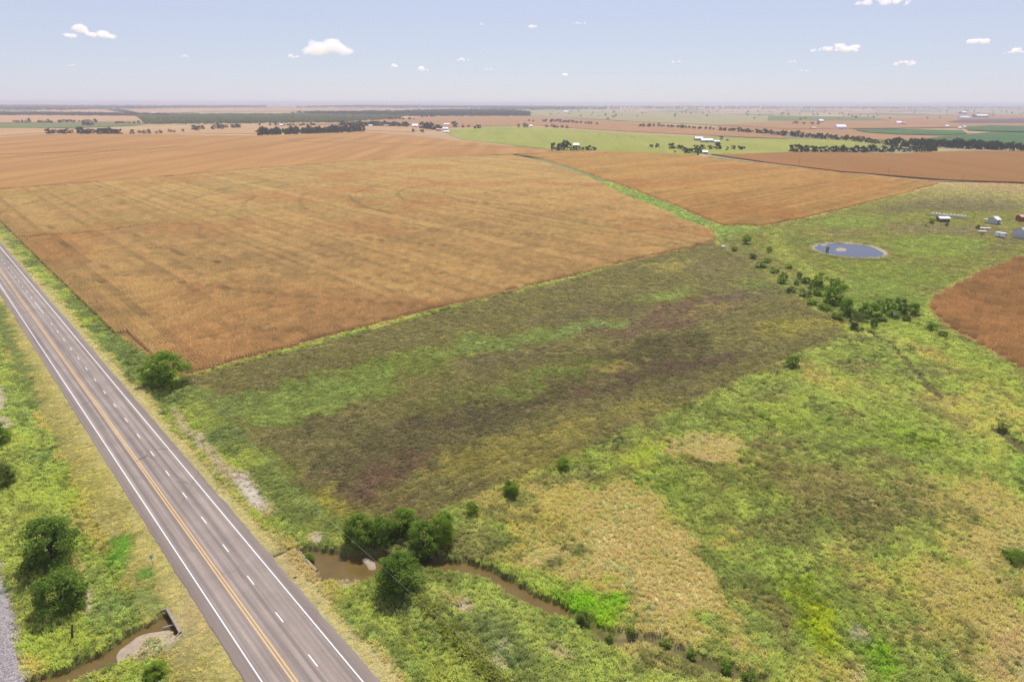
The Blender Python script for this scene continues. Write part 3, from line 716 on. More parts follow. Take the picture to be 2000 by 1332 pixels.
for k in range(3):                                                  # broad leaved weeds
    V = []; F = []; lf = []
    for j in range(46):
        a = random.uniform(0, 6.28); e = random.uniform(.1, 1.4); r_ = random.uniform(.5, 1.0); x, y, z = .8 * r_ * math.cos(a) * math.cos(e), .8 * r_ * math.sin(a) * math.cos(e), 1.3 * r_ * math.sin(e)
        b = random.uniform(0, 6.28); w = random.uniform(.08, .17); dx, dy, dz = w * math.cos(b), w * math.sin(b), random.uniform(-.06, .08)
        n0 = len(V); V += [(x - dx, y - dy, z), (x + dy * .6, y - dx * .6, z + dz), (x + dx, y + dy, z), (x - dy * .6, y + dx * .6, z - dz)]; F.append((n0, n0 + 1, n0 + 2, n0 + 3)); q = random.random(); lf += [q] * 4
    proto('weed_kind', V, F, lf, M['tuft'], gcoll)
def grass_points(n, x0, x1, y0, y1):
    X = rng.uniform(x0, x1, n); Y = rng.uniform(y0, y1, n)
    return X, Y
X = []; Y = []
for cells, a in ((0.72, (-165, 150, 72, 150)), (0.95, (-200, 170, 150, 215)), (1.3, (-236, 210, 215, 290)), (1.9, (-345, 370, 290, 430)), (2.7, (-480, 600, 430, 745))):
    xs = np.arange(a[0], a[1], cells); ys = np.arange(a[2], a[3], cells); g1, g2 = np.meshgrid(xs, ys)
    X.append(g1.ravel() + rng.uniform(-.6, .6, g1.size) * cells); Y.append(g2.ravel() + rng.uniform(-.6, .6, g1.size) * cells)
X = np.concatenate(X); Y = np.concatenate(Y)
s_, u_ = road_su(X, Y)
inview = (np.abs(X) < Y * 0.80 + 12)
keep = inview & ~((u_ > -13.3) & (u_ < 2.3)) & (u_ > -37.0)
for poly in (CORN_A, CORN_C, CORN_E): keep &= sdf(X, Y, poly) < 0.8
keep &= sdf(X, Y, POND) < -2.0
lid = (u_ > -16.6) & (u_ < 6.0) & (np.abs(s_ - CULV_S) < 4.9); cv = np.where(lid, 0, carve(X, Y)); keep &= (cv < 0.5)
mown = ((u_ > -20) & (u_ < 4.2))
keep &= ~(mown & (rng.random(len(X)) < 0.35))
X, Y, u_, cv, mown, lid = X[keep], Y[keep], u_[keep], cv[keep], mown[keep], lid[keep]
col = paint(X, Y, False)
bare = (col.sum(1) > A(190, 165, 140).sum()) & (col[:, 2] > 0.48 * col[:, 0]) & (rng.random(len(X)) < 0.9)
X, Y, u_, cv, mown, col, lid = X[~bare], Y[~bare], u_[~bare], cv[~bare], mown[~bare], col[~bare], lid[~bare]
Z = np.where(lid, hgt0(X, Y), hgt(X, Y))
par = sdf(X, Y, PARCEL) > 0; padd = sdf(X, Y, PADDOCK) > 0
tall = fbm(X, Y, 6.0, 131, 4)
h = np.where(par, 0.30, np.where(padd, 0.35, 0.62)) * (0.55 + 0.95 * tall)
h = np.where(mown, 0.12, h) + 0.35 * sstep(0.05, 0.4, cv)
rr = np.hypot(X, Y)
wd = np.where(Y < 150, 0.62, np.where(Y < 215, 0.82, np.where(Y < 290, 1.1, np.where(Y < 430, 1.55, 2.1)))) * rng.uniform(.8, 1.25, len(X))
lum = col.mean(1); kk = (1.75 + 1.2 * np.clip(h / .7, 0, 1)) * np.where(padd, .9, 1.0); kk = 1.28 * kk * (1 - .08 * sstep(.13, .3, lum))
clump = fbm(X, Y, 1.7, 151, 3)
cc = np.clip(col * rng.uniform(0.88, 1.22, (len(X), 1)) * (1 + rng.uniform(-.045, .045, (len(X), 3))) * kk[:, None] * (.5 + 1.0 * clump[:, None]), 0, 9)
cc = cc / np.maximum(1, cc.max(1, keepdims=True) / .74)
scl = np.stack([wd, wd, h * rng.uniform(.6, 1.4, len(X)) + 0.08], 1)
rot = np.zeros((len(X), 3)); rot[:, 2] = rng.uniform(0, 6.28, len(X))
pick = rng.integers(0, 6, len(X))
wz = fbm(X, Y, 11.0, 161, 4); weed = (rng.random(len(X)) < .02 + .22 * sstep(.52, .68, wz)) & ~mown & (rr < 330)
pick = np.where(weed, 6 + rng.integers(0, 3, len(X)), pick)
scl[weed] = (np.stack([wd, wd, .45 + 0 * wd], 1) * rng.uniform(.8, 1.5, (len(X), 1)))[weed] * np.where(par, .6, 1.0)[weed][:, None]
cc[weed] = (col * np.array([.78, 1.0, .8]) * 1.5 * rng.uniform(.6, 1.3, (len(X), 1)))[weed]
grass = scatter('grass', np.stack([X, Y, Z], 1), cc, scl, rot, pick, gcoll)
tag(grass, 'green and straw coloured grass and weeds covering the meadow and verges', 'grass', kind='stuff')
print('grass clumps', len(X))

ccoll = bpy.data.collections.new('corn_kinds')
for k in range(5):
    V = []; F = []; lf = []
    for row in range(4):
        yy = -1.44 + 0.96 * row
        for j in range(13):
            x = -1.5 + 3.0 * (j + random.uniform(.1, .9)) / 13; y = yy + random.uniform(-.05, .05); H = random.uniform(1.35, 2.05); q0 = random.uniform(0, .5)
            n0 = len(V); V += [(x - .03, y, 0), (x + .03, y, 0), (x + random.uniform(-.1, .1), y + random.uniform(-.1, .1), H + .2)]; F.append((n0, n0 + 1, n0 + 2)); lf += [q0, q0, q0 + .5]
            for q in range(5):
                a = random.uniform(0, 6.28); z = H * random.uniform(.35, 1.0); le = random.uniform(.28, .55); w = random.uniform(.05, .10); dx, dy = math.cos(a), math.sin(a) * .62
                n0 = len(V); V += [(x - dy * w, y + dx * w, z), (x + dy * w, y - dx * w, z), (x + dx * le * .55 + dy * w, y + dy * le * .55 - dx * w, z + .16), (x + dx * le * .55 - dy * w, y + dy * le * .55 + dx * w, z + .16), (x + dx * le, y + dy * le, z - random.uniform(.05, .4))]
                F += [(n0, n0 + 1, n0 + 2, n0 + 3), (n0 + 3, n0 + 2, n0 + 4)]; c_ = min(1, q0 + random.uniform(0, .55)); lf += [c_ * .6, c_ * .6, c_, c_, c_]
    proto('corn_kind', V, F, lf, M['corn'], ccoll)
def corn_pts(poly, ang, inset=1.4, lim=1e9):
    p = np.array(poly); ca, sa = math.cos(ang), math.sin(ang)
    lx = p[:, 0] * ca + p[:, 1] * sa; ly = -p[:, 0] * sa + p[:, 1] * ca
    a, b = np.meshgrid(np.arange(lx.min(), lx.max(), 3.0), np.arange(ly.min(), ly.max(), 3.84)); a = a.ravel() + rng.uniform(-.3, .3, a.size); b = b.ravel()
    X = a * ca - b * sa; Y = a * sa + b * ca
    k = (sdf(X, Y, poly) > inset) & (np.abs(X) < Y * 0.85 + 25) & (np.hypot(X, Y) < lim)
    return X[k], Y[k]
ra = math.atan2(RD[1], RD[0])
Xs = []; Ys = []; An = []
edge = PW([(700, 643), (1000, 569)]); ea = math.atan2(edge[1][1] - edge[0][1], edge[1][0] - edge[0][0])
def zone(poly, ang, cond):
    x, y = corn_pts(poly, ang); s, u = road_su(x, y); k = cond(x, y, s, u)
    Xs.append(x[k]); Ys.append(y[k]); An.append(np.full(k.sum(), ang))
zone(CORN_A, ra, lambda x, y, s, u: u < 1e9)
zone(CORN_C, ea, lambda x, y, s, u: u > -1e9); zone(CORN_E, math.radians(-35), lambda x, y, s, u: u > -1e9)
X = np.concatenate(Xs); Y = np.concatenate(Ys); An = np.concatenate(An)
s_, u_ = road_su(X, Y)
# weedy streaks, pale wheelings and bare drains across the field
al = X * math.cos(ea) + Y * math.sin(ea); ac = -X * math.sin(ea) + Y * math.cos(ea)
st = fbm(al / 9.0, ac, 16.0, 201, 4); big = fbm(X, Y, 90.0, 211, 4); mid = fbm(X, Y, 12.0, 221, 4)
cb = A(206, 158, 102)
col = np.tile(cb, (len(X), 1)) * (0.88 + 0.24 * st + 0.16 * (mid - .5) + 0.2 * (big - .5) + .22 * (_hash(np.round((-X * np.sin(An) + Y * np.cos(An)) / 3.84), np.zeros(len(X)), 3) - .5))[:, None]
w = sstep(.5, .7, st) * sstep(380, 480, np.hypot(X, Y)) * (u_ < 330); w = (w * 0.42)[:, None]
col = col * (1 - w) + A(172, 150, 86)[None] * w
r_ = sstep(.54, .7, big)[:, None] * .45; col = col * (1 - r_) + A(192, 134, 84)[None] * r_
inE = sdf(X, Y, CORN_E) > -1; inC = sdf(X, Y, CORN_C) > -1
col = col * (1 + .08 * sstep(330, 700, np.hypot(X, Y)))[:, None]  # brightening of distant corn at low viewing angles, put into its colour
col = np.where(inE[:, None], col * 0 + A(184, 130, 80)[None] * (0.75 + .5 * mid[:, None]), col); col = np.where(inC[:, None], col * np.array([.96, .90, .78]), col)
arc = np.hypot(X - 20, (Y - 640)); ring = np.abs(np.sin(arc / 42.0 * math.pi + 1.5 * (big - .5)))
dk = (np.exp(-(ring / 0.09) ** 2) * sstep(.38, .55, fbm(X, Y, 60, 231, 3)) * (~inC) * (~inE))[:, None] * .3
col = col * (1 - dk)
col = col * rng.uniform(.88, 1.14, (len(X), 1)) * 2.2 * np.array([.86, 1.16, 1.36])
hs = 1.0 + .25 * (mid - .5)
hs = np.where(rng.random(len(X)) < np.where(mid < .33, .3, .02), hs * .72, hs); drop = np.zeros(len(X), bool)
# a weedy drain crossing the corner of the field, and the grass line across its far left
ln = PW([(45, 466), (110, 462), (190, 456), (300, 440)]); drop |= line_dist(X, Y, ln) < 2.6
k = ~drop
Z = hgt(X[k], Y[k]); rot = np.zeros((k.sum(), 3)); rot[:, 2] = An[k] + math.pi * rng.integers(0, 2, k.sum())
scl = np.stack([np.full(k.sum(), 1.04), np.ones(k.sum()), hs[k]], 1)
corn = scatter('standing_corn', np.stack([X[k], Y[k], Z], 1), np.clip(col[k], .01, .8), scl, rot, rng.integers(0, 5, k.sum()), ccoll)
tag(corn, 'ripe tan corn standing in rows over the large fields', 'corn', kind='stuff')
print('corn blocks', k.sum())

# ------------------------------------------------------------------ far fields (raised crop or pasture, edges broken up)
ROWS = -ea
FM = {
 'corn': field_mat('far_corn', A(206, 158, 96), A(180, 136, 80), A(192, 140, 84), ROWS),
 'corn2': field_mat('far_corn_brown', A(174, 126, 72), A(162, 118, 66), A(160, 122, 70), ROWS),
 'tan': field_mat('far_tan', A(214, 172, 122), A(204, 162, 116), A(206, 176, 130), ROWS),
 'pink': field_mat('far_stubble', A(190, 146, 100), A(182, 140, 96), A(192, 154, 108), ROWS),
 'past': field_mat('far_pasture', A(174, 176, 84), A(158, 166, 76), A(192, 180, 98), ROWS, 0.2),
 'pale': field_mat('far_pale_pasture', A(186, 174, 124), A(172, 164, 112), A(162, 160, 108), ROWS, 0.2),
 'green': field_mat('far_green_crop', A(88, 124, 70), A(80, 114, 66), A(98, 132, 74), ROWS, 0.2),
 'dark': field_mat('far_ploughed', A(128, 106, 108), A(118, 98, 102), A(136, 112, 110), ROWS, 0.2),
 'weed': field_mat('far_weeds', A(130, 142, 84), A(116, 128, 70), A(150, 150, 92), ROWS, 0.2),
 'weed_dark': field_mat('ditch_weeds', A(104, 108, 58), A(92, 96, 50), A(120, 116, 64), ROWS, 0.2),
 'straw': field_mat('far_track', A(206, 186, 150), A(196, 176, 136), A(210, 190, 150), ROWS, 0.2)}
def field(name, px, mt, z, th=0.0):
    w = PW(px, z); o = []
    for k in range(len(w)):                               # break up straight edges
        a = w[k]; b = w[(k + 1) % len(w)]; d = math.hypot(b[0] - a[0], b[1] - a[1]); n = max(1, min(24, int(d / 25)))
        r_ = math.hypot(*a)
        for j in range(n):
            t = j / n; jit = 0 if j == 0 else min(2.5, r_ * .0012)
            o.append((a[0] + (b[0] - a[0]) * t + random.uniform(-jit, jit), a[1] + (b[1] - a[1]) * t + random.uniform(-jit, jit)))
    bm = bmesh.new(); vs = [bm.verts.new((x, y, z)) for x, y in o]; f = bm.faces.new(vs)
    bm.normal_update()
    if f.normal.z < 0: f.normal_flip()
    bmesh.ops.triangulate(bm, faces=[f])
    if th:
        n = len(o); lo = [bm.verts.new((x, y, z - th)) for x, y in o]
        for k in range(n): bm.faces.new((vs[k], vs[(k + 1) % n], lo[(k + 1) % n], lo[k]))
        bmesh.ops.recalc_face_normals(bm, faces=bm.faces)
    me = bpy.data.meshes.new(name); bm.to_mesh(me); bm.free(); me.materials.append(FM[mt])
    ob = bpy.data.objects.new(name, me); C.objects.link(ob); tag(ob, kind='structure'); return ob
field('field', [(-300, 371), (-100, 376), (0, 368), (330, 343), (500, 328), (680, 315.5), (850, 307), (1000, 301), (1060, 299), (1080, 294), (1000, 286), (900, 276), (800, 264), (712, 258), (500, 265), (240, 262), (85, 262), (0, 268), (-300, 272)], 'corn', 1.9, 2.0)
field('field', [(1390, 301), (1440, 301), (1545, 297), (1760, 299.5), (1880, 294.5), (2000, 295), (2300, 292), (2300, 352), (2000, 356), (1850, 351), (1640, 334), (1500, 317)], 'corn2', 1.9, 2.0)
field('pasture', [(880, 264), (865, 255), (960, 247), (1050, 249), (1240, 262), (1460, 271), (1720, 274), (1820, 281), (1545, 297), (1440, 301), (1380, 302), (1300, 302), (1170, 295), (1080, 293), (1000, 283.5), (900, 273)], 'past', 0.5)
field('field', [(-300, 270), (0, 266), (85, 260), (240, 260), (500, 262), (712, 255), (800, 258), (860, 252), (800, 247), (500, 245), (250, 252), (0, 250), (-300, 252)], 'tan', 0.8)
field('pasture', [(-200, 252), (0, 250), (150, 250), (260, 246), (300, 240), (200, 239), (0, 241), (-200, 243)], 'weed', 1.4)
field('field', [(-300, 242), (0, 240), (130, 238), (280, 237), (262, 226), (0, 224), (-300, 225)], 'tan', 1.2)
field('field', [(500, 245), (700, 244), (860, 250), (960, 246), (1050, 246), (1240, 258), (1460, 268), (1540, 271), (1500, 256), (1250, 240), (1030, 228), (860, 227), (790, 231), (640, 241)], 'pink', 1.0)
field('field', [(1460, 269), (1540, 262), (1720, 273), (1830, 281), (2000, 284), (2000, 262), (1830, 258), (1660, 252), (1540, 246), (1400, 246)], 'pink', 1.3)
field('pasture', [(1030, 226), (1250, 238), (1420, 246), (1560, 244), (1700, 236), (1500, 226), (1250, 217), (1050, 217)], 'pale', 2.0)
field('field', [(1400, 244), (1540, 252), (1800, 250), (2000, 246), (2000, 226), (1750, 230), (1560, 236)], 'pink', 2.5)
field('pasture', [(1500, 236), (1560, 236), (1740, 236), (1700, 229), (1500, 226)], 'weed', 2.8)
field('field', [(1668, 253), (1750, 252), (1880, 255), (1890, 261), (1840, 264), (1750, 262), (1690, 258)], 'green', 3.0)
field('field', [(1885, 248), (1935, 245), (2000, 246.5), (2200, 248), (2200, 257), (2000, 257), (1935, 256), (1890, 254)], 'green', 3.0)
field('field', [(1775, 275), (1850, 265.5), (1935, 258.5), (2000, 259), (2200, 260), (2200, 288), (2000, 287), (1920, 285), (1830, 280)], 'green', 2.5)
field('field', [(1850, 239), (1880, 233), (2000, 232), (2200, 232), (2200, 240), (2000, 240.5), (1890, 240.5)], 'dark', 3.2)
field('field', [(270, 224), (420, 218), (700, 217), (790, 221), (900, 218), (820, 214), (500, 213), (200, 214)], 'tan', 3.5)
field('field', [(0, 224), (220, 224), (280, 222), (240, 214), (100, 214), (40, 219), (0, 220)], 'tan', 3.5)
field('farm_track', [(1348, 304), (1380, 307), (1395, 306), (1372, 301.5)], 'straw', 1.0)
# grass drain between the two big corn fields and the farm track beyond
def belt(name, px, hw, mt, z):
    w = PW(px); V = []; F = []
    for k, (x, y) in enumerate(w):
        a = w[max(k - 1, 0)]; b = w[min(k + 1, len(w) - 1)]; d = math.hypot(b[0] - a[0], b[1] - a[1]); nx_, ny_ = -(b[1] - a[1]) / d * hw, (b[0] - a[0]) / d * hw
        V += [(x + nx_, y + ny_, z), (x - nx_, y - ny_, z)]
        if k: F.append((2 * k - 1, 2 * k - 2, 2 * k, 2 * k + 1))
    return tag(mesh_obj(name, V, F, [FM[mt]]), kind='structure')
belt('grass_drain', [(-300, 374), (0, 369.6), (330, 344.6), (500, 329.6), (680, 316.8), (850, 308), (1000, 302.5), (1064, 312)], 4.2, 'weed_dark', 1.75)
belt('grass_drain', [(-200, 309), (0, 304), (120, 300.5), (290, 293.5), (360, 288)], 3.2, 'weed_dark', 2.0)
belt('grass_drain', [(560, 275.5), (620, 273), (670, 270.5)], 3.4, 'weed_dark', 2.0)
belt('grass_drain', [(570, 278), (760, 283), (900, 287.5), (1000, 289.5), (1060, 290)], 2.6, 'weed_dark', 2.0)
belt('farm_track', [(1385, 307), (1500, 320.5), (1640, 336.5), (1800, 353.5), (2000, 358.5), (2300, 362)], 3.6, 'straw', 0.5)

# ------------------------------------------------------------------ trees
_ones = 'first second third fourth fifth sixth seventh eighth ninth tenth eleventh twelfth thirteenth fourteenth fifteenth sixteenth seventeenth eighteenth nineteenth'.split()
_tens = {20: 'twent', 30: 'thirt', 40: 'fort', 50: 'fift'}
def ordinal(n):
    if n < 20: return _ones[n - 1]
    t, o = n // 10 * 10, n % 10
    return _tens[t] + ('ieth' if o == 0 else 'y-' + _ones[o - 1])
REG = {}
def register(o, px, what, where): REG.setdefault(where, []).append((px, o, what))
def tree_mesh(name, seed, n_lobe, n_leaf, leaf, squash=0.85, spread=1.0, low=0.12, trunk=True):
    """unit tree: crown about 1 wide; returns (trunk V,F) and (crown V,F,leaf)"""
    r = np.random.default_rng(seed); H = squash
    lob = []
    for k in range(n_lobe):
        a = r.uniform(0, 6.283); zz = r.uniform(low, 1.0); prof = math.sqrt(max(0.03, 1 - ((zz - 0.42) / 0.62) ** 2))
        rad = 0.5 * prof * math.sqrt(r.uniform(.25, 1)) * spread * r.uniform(.75, 1.02)
        lob.append((rad * math.cos(a) * (1 + .18 * math.cos(2 * a + seed)), rad * math.sin(a), H * zz, r.uniform(.07, .20)))
    V = []; F = []; lf = []
    per = n_leaf // n_lobe
    for x, y, z, R in lob:
        tone = r.uniform(0, .45)
        d = r.normal(size=(per, 3)); d /= np.linalg.norm(d, axis=1)[:, None]; d[:, 2] = np.where(d[:, 2] < -.5, -d[:, 2], d[:, 2])
        rad = R * r.uniform(.55, 1.12, per)[:, None]
        c = np.array([x, y, z]) + d * rad * np.array([1, 1, .8])
        t1 = np.cross(d + r.normal(size=(per, 3)) * .7, r.normal(size=(per, 3))); t1 /= np.linalg.norm(t1, axis=1)[:, None] + 1e-9
        t2 = np.cross(d + r.normal(size=(per, 3)) * .5, t1); t2 /= np.linalg.norm(t2, axis=1)[:, None] + 1e-9
        sz = leaf * r.uniform(.6, 1.35, per)[:, None]
        n0 = len(V)
        q = np.stack([c - t1 * sz, c - t2 * sz * .55, c + t1 * sz, c + t2 * sz * .55], 1).reshape(-1, 3)
        V += q.tolist(); F += [(n0 + 4 * j, n0 + 4 * j + 1, n0 + 4 * j + 2, n0 + 4 * j + 3) for j in range(per)]
        lf += np.repeat(np.clip(tone + r.uniform(0, .55, per), 0, 1), 4).tolist()
    tm = MB()
    if trunk:
        tm.tube([(0, 0, -.03), (.01, .005, H * .2), (.0, .02, H * .45), (.02, .0, H * .75)], [.035, .026, .018, .006], 7)
        for x, y, z, R in lob[:10]:
            tm.tube([(0, 0, H * .18 + .1 * z), (x * .45, y * .45, z * .72), (x * .9, y * .9, z)], [.014, .009, .003], 5)
    return tm, V, F, lf
def crown_mesh(name, V, F, lf, mt):
    me = bpy.data.meshes.new(name); me.from_pydata(V, [], F); me.update(); me.materials.append(mt)
    a = me.attributes.new('leaf', 'FLOAT', 'POINT'); a.data.foreach_set('value', np.asarray(lf, np.float32)); return me
NEAR = []
for k in range(5):
    tm, V, F, lf = tree_mesh('near', 50 + k, 60, 12000, .023, .90, 1.0, .02)
    me_t = bpy.data.meshes.new('trunk'); me_t.from_pydata(tm.v, [], tm.f); me_t.materials.append(M['bark'])
    NEAR.append((me_t, crown_mesh('crown', V, F, lf, M['leaf']), crown_mesh('crown', V, F, lf, M['leaf_light'])))
MIDT = []
for k in range(6):
    tm, V, F, lf = tree_mesh('mid', 80 + k, 30, 2000, .042, .82, 1.0, .02)
    me_t = bpy.data.meshes.new('trunk'); me_t.from_pydata(tm.v, [], tm.f); me_t.materials.append(M['bark'])
    MIDT.append((me_t, crown_mesh('crown', V, F, lf, M['leaf']), crown_mesh('crown', V, F, lf, M['leaf_light'])))
def tree(name, px, py, wpx, label, cat='tree', light=False, group=None, set_=NEAR, tall=1.0, sink=0.0, jit=1.0):
    """crown centre and width read off the photograph; the tree stands where that puts it, on the ground"""
    t = P(px, py)[2]; hc = wpx * t * .42 * tall
    for _ in range(3):
        x, y, t = P(px, py, hc); hc = wpx * t * .42 * tall
    w = wpx * t
    k = random.randrange(len(set_)); z = float(hgt(np.array([x]), np.array([y]))[0])
    r = empty(name, (x, y, z - sink), random.uniform(0, 6.28)); w *= .80 if set_ is NEAR else .95; r.scale = (w * random.uniform(.9, 1.1), w * random.uniform(.9, 1.1), w * tall * random.uniform(.92, 1.1))
    tag(r, label, cat, group)
    for me, nm in ((set_[k][0], 'trunk'), (set_[k][2 if light else 1], 'crown')):
        o = bpy.data.objects.new(nm, me); C.objects.link(o); o.parent = r
    return r
tree('tree', 318, 713, 98, 'round dark green tree at the corn field corner beside the road ditch', tall=.9)
tree('tree', 776, 1116, 118, 'round leafy tree standing alone on the near bank of the muddy creek', tall=.84)
tree('tree', 700, 1032, 86, 'leafy tree on the far creek bank, leftmost of the creek thicket', tall=.84)
tree('tree', 748, 1036, 74, 'dark shrubby tree second from left in the creek thicket', tall=.84)
tree('tree', 788, 1018, 74, 'tree at the back of the creek thicket against the brown field edge', tall=.84)
tree('tree', 826, 1048, 94, 'broad tree in the middle of the creek thicket', tall=.84)
tree('tree', 866, 1032, 62, 'upright tree at the right end of the creek thicket', tall=1.3)
tree('tree', 808, 1076, 58, 'pale feathery tree in front of the creek thicket over the water', light=True)
tree('bush', 602, 1076, 34, 'small dark bush beside the culvert headwall above the pool', 'bush')
tree('tree', 93, 1062, 134, 'large spreading tree left of the road, the upper of two near the railway', tall=.84)
tree('tree', 112, 1152, 122, 'large spreading tree left of the road, the lower of two near the railway', tall=.84)
tree('tree', -8, 846, 60, 'dark tree cut by the left picture edge beside pale bare ground', tall=.9)
tree('bush', 0, 925, 66, 'pale green bush at the left picture edge above the two big trees', 'bush', light=True, tall=.9)
tree('bush', 300, 1302, 58, 'scrubby bush on the slope below the left culvert mouth', 'bush', tall=.7)
tree('bush', 997, 954, 46, 'dark bush at the lower parcel edge right of the creek thicket', 'bush', tall=.75)
tree('bush', 1100, 903, 38, 'dark bush at the middle of the lower parcel edge', 'bush', tall=.8)
tree('bush', 1548, 706, 34, 'small dark bush near the right end of the lower parcel edge', 'bush', set_=MIDT, tall=.7)
tree('bush', 922, 992, 30, 'small bush between the creek thicket and the parcel edge', 'bush', set_=MIDT, tall=.9)
tree('bush', 1985, 1085, 60, 'low dark scrub in the straw patch at the right picture edge', 'bush', tall=.4)
tree('bush', 1140, 1198, 40, 'bright green bush at the end of the creek water', 'bush', light=True, tall=.9)
for x, y, w_ in ((1232, 1228, 22), (1300, 1244, 26), (1352, 1268, 26), (1420, 1290, 34), (1468, 1316, 40), (1190, 1240, 22)):
    register(tree('bush', x, y, w_, None, 'bush', set_=MIDT, tall=.75, group='bushes along the dry channel'), x, 'bush', 'low green bush lining the dry creek channel')
for x, y, w_, lb, li, tl in ((1458, 467, 24, 'single dark round tree in rough grass near the field corner', 0, .9), (1502, 488, 13, 'small dark shrub left of the pond', 0, .9), (1531, 540, 19, 'small round tree below the mown track', 0, 1.0),
    (1556, 551, 11, 'tiny shrub right of the small round tree below the mown track', 0, 1.2), (1560, 538, 13, 'thin pale shrub beside the mown track', 1, 1.2), (1606, 549, 34, 'tree at the top of the thicket beyond the parcel corner', 0, 1.0), (1630, 556, 30, 'upper right tree of the thicket beyond the parcel corner', 0, 1.0),
    (1636, 576, 46, 'largest dark tree of the thicket beyond the parcel corner', 0, .95), (1590, 556, 22, 'left tree of the thicket beyond the parcel corner', 0, 1.0), (1654, 599, 34, 'dark upright tree below the thicket beyond the parcel corner', 0, 1.2), (1702, 605, 44, 'broad dark tree right of the parcel corner thicket', 0, .85),
    (1735, 598, 28, 'left tree of the tree row ending at the brown field corner', 0, 1.1), (1758, 598, 34, 'middle tree of the tree row ending at the brown field corner', 0, 1.0), (1785, 605, 28, 'right tree of the tree row ending at the brown field corner', 0, .9),
    (1674, 630, 36, 'light green tree at the parcel right corner', 1, .95), (1706, 630, 20, 'slim pale tree beside the light green tree at the parcel corner', 1, 1.3), (1690, 609, 18, 'light green sapling between the dark trees by the parcel corner', 1, 1.1), (1820, 638, 28, 'low bush at the edge of the right hand brown field', 0, .6),
    (1842, 652, 20, 'small bush below the low bush at the brown field edge', 1, .6), (1820, 431, 14, 'dark tree beside the small shed in the farmyard', 0, .9), (1809, 441, 9, 'low bush left of the small shed in the farmyard', 0, .6), (1849, 439, 9, 'shrub right below the small farmyard shed', 0, .9), (1910, 444, 10, 'dark tree beside the long pale trailer', 0, 1.0),
    (1617, 484, 7, 'thin bare shrub standing in the pond', 1, 1.5), (1960, 832, 20, 'shrub beside the washed out gully at the right edge', 1, .9), (1918, 458, 7, 'small bush below the long pale trailer', 0, .7)):
    tree('tree' if w_ > 17 else 'bush', x, y, w_, lb, 'tree' if w_ > 17 else 'bush', bool(li), set_=MIDT, tall=tl)

for x, y, w_ in ((1436, 486, 12), (1470, 500, 13), (1486, 516, 16), (1512, 528, 14), (1545, 566, 16), (1572, 572, 18), (1586, 590, 16), (1612, 600, 18), (1634, 618, 18), (1540, 520, 12), (1575, 548, 16), (1722, 622, 16), (1770, 622, 14), (1600, 570, 20), (1622, 586, 20), (1668, 612, 22), (1686, 622, 18), (1744, 612, 20), (1716, 596, 20), (1498, 508, 14), (1526, 548, 16)):
    register(tree('bush', x, y, w_ * 1.4, None, 'bush', x % 3 == 0, set_=MIDT, tall=.6, group='shrubs of the scrub line'), x, 'bush', 'low shrub in the scrub line beyond the parcel right edge')
# far trees: one mesh each, trunk and crown in one
FAR = []
for k in range(8):
    tm, V, F, lf = tree_mesh('far', 120 + k, 16, 330, .10, .72 + .06 * (k % 3), 1.0, .0)
    n0 = len(V); n1 = len(F)
    V = V + [tuple(p) for p in tm.v]; F = F + [tuple(i_ + n0 for i_ in f) for f in tm.f]; lf = lf + [0.2] * len(tm.v)
    me = crown_mesh('tree', V, F, lf, M['leaf_far']); me.materials.append(M['bark'])
    me.polygons.foreach_set('material_index', np.array([0] * n1 + [1] * (len(F) - n1), np.int32)); FAR.append(me)
def far_tree(px, py, wpx, label, group, tall=1.0):
    x, y, t = P(px, py); w = wpx * t
    o = bpy.data.objects.new('tree', random.choice(FAR)); C.objects.link(o)
    o.location = (x, y, 0.3); o.rotation_euler = (0, 0, random.uniform(0, 6.28)); w *= 1.12; o.scale = (w, w, w * tall)
    register(o, px, 'tree', label); return tag(o, None, 'tree', group)
def row(px, step, w0, w1, label, group, tall=0.95, gap=0.0, dy=0.6):
    for (x0_, y0_), (x1_, y1_) in zip(px[:-1], px[1:]):
        d = math.hypot(x1_ - x0_, y1_ - y0_); n = max(1, round(d / step))
        for k in range(n):
            if random.random() < gap: continue
            t = (k + random.uniform(.1, .9)) / n
            far_tree(x0_ + (x1_ - x0_) * t, y0_ + (y1_ - y0_) * t + random.uniform(-dy, dy), random.uniform(w0, w1), label, group, tall * random.uniform(.8, 1.15))
row([(1548, 297), (1700, 297.5), (1830, 297)], 8.5, 10, 16, 'dark tree in the wooded strip behind the right corn field', 'trees in the strip behind the right corn field')
row([(1525, 265), (1600, 271), (1660, 275), (1730, 284)], 7.0, 8, 12, 'tree in the slanting row beyond the right hand green pasture', 'trees in the slanting row beyond the right pasture')
row([(1730, 284), (1770, 287), (1830, 288), (1910, 292), (2010, 295)], 9.0, 13, 19, 'tree in the thick belt in front of the green crop', 'trees in the belt before the green crop')
row([(502, 265), (600, 262.5), (710, 257)], 7.0, 10, 15, 'dark tree in the narrow wood left of centre', 'trees in the narrow wood left of centre')
row([(90, 261.5), (142, 261)], 6.0, 8, 12, 'tree in the dark clump at the far left field edge', 'trees in the far left clump', .8)
row([(152, 261.5), (236, 262)], 5.5, 9, 15, 'tree in the dark clump at the far left field edge', 'trees in the far left clump', .85)
row([(245, 262), (310, 261), (390, 256)], 11, 5, 9, 'small tree in the broken row right of the far left clump', 'trees in the broken row at the far left', .85, .2)
row([(375, 254), (400, 253)], 6, 8, 10, 'small tree in the broken row right of the far left clump', 'trees in the broken row at the far left', .9)
row([(412, 253), (470, 250)], 7, 7, 11, 'small tree in the broken row right of the far left clump', 'trees in the broken row at the far left', .9)
row([(660, 246), (720, 246), (800, 248)], 5.5, 8, 12, 'tree in the row left of the central farmstead', 'trees left of the central farmstead', .85)
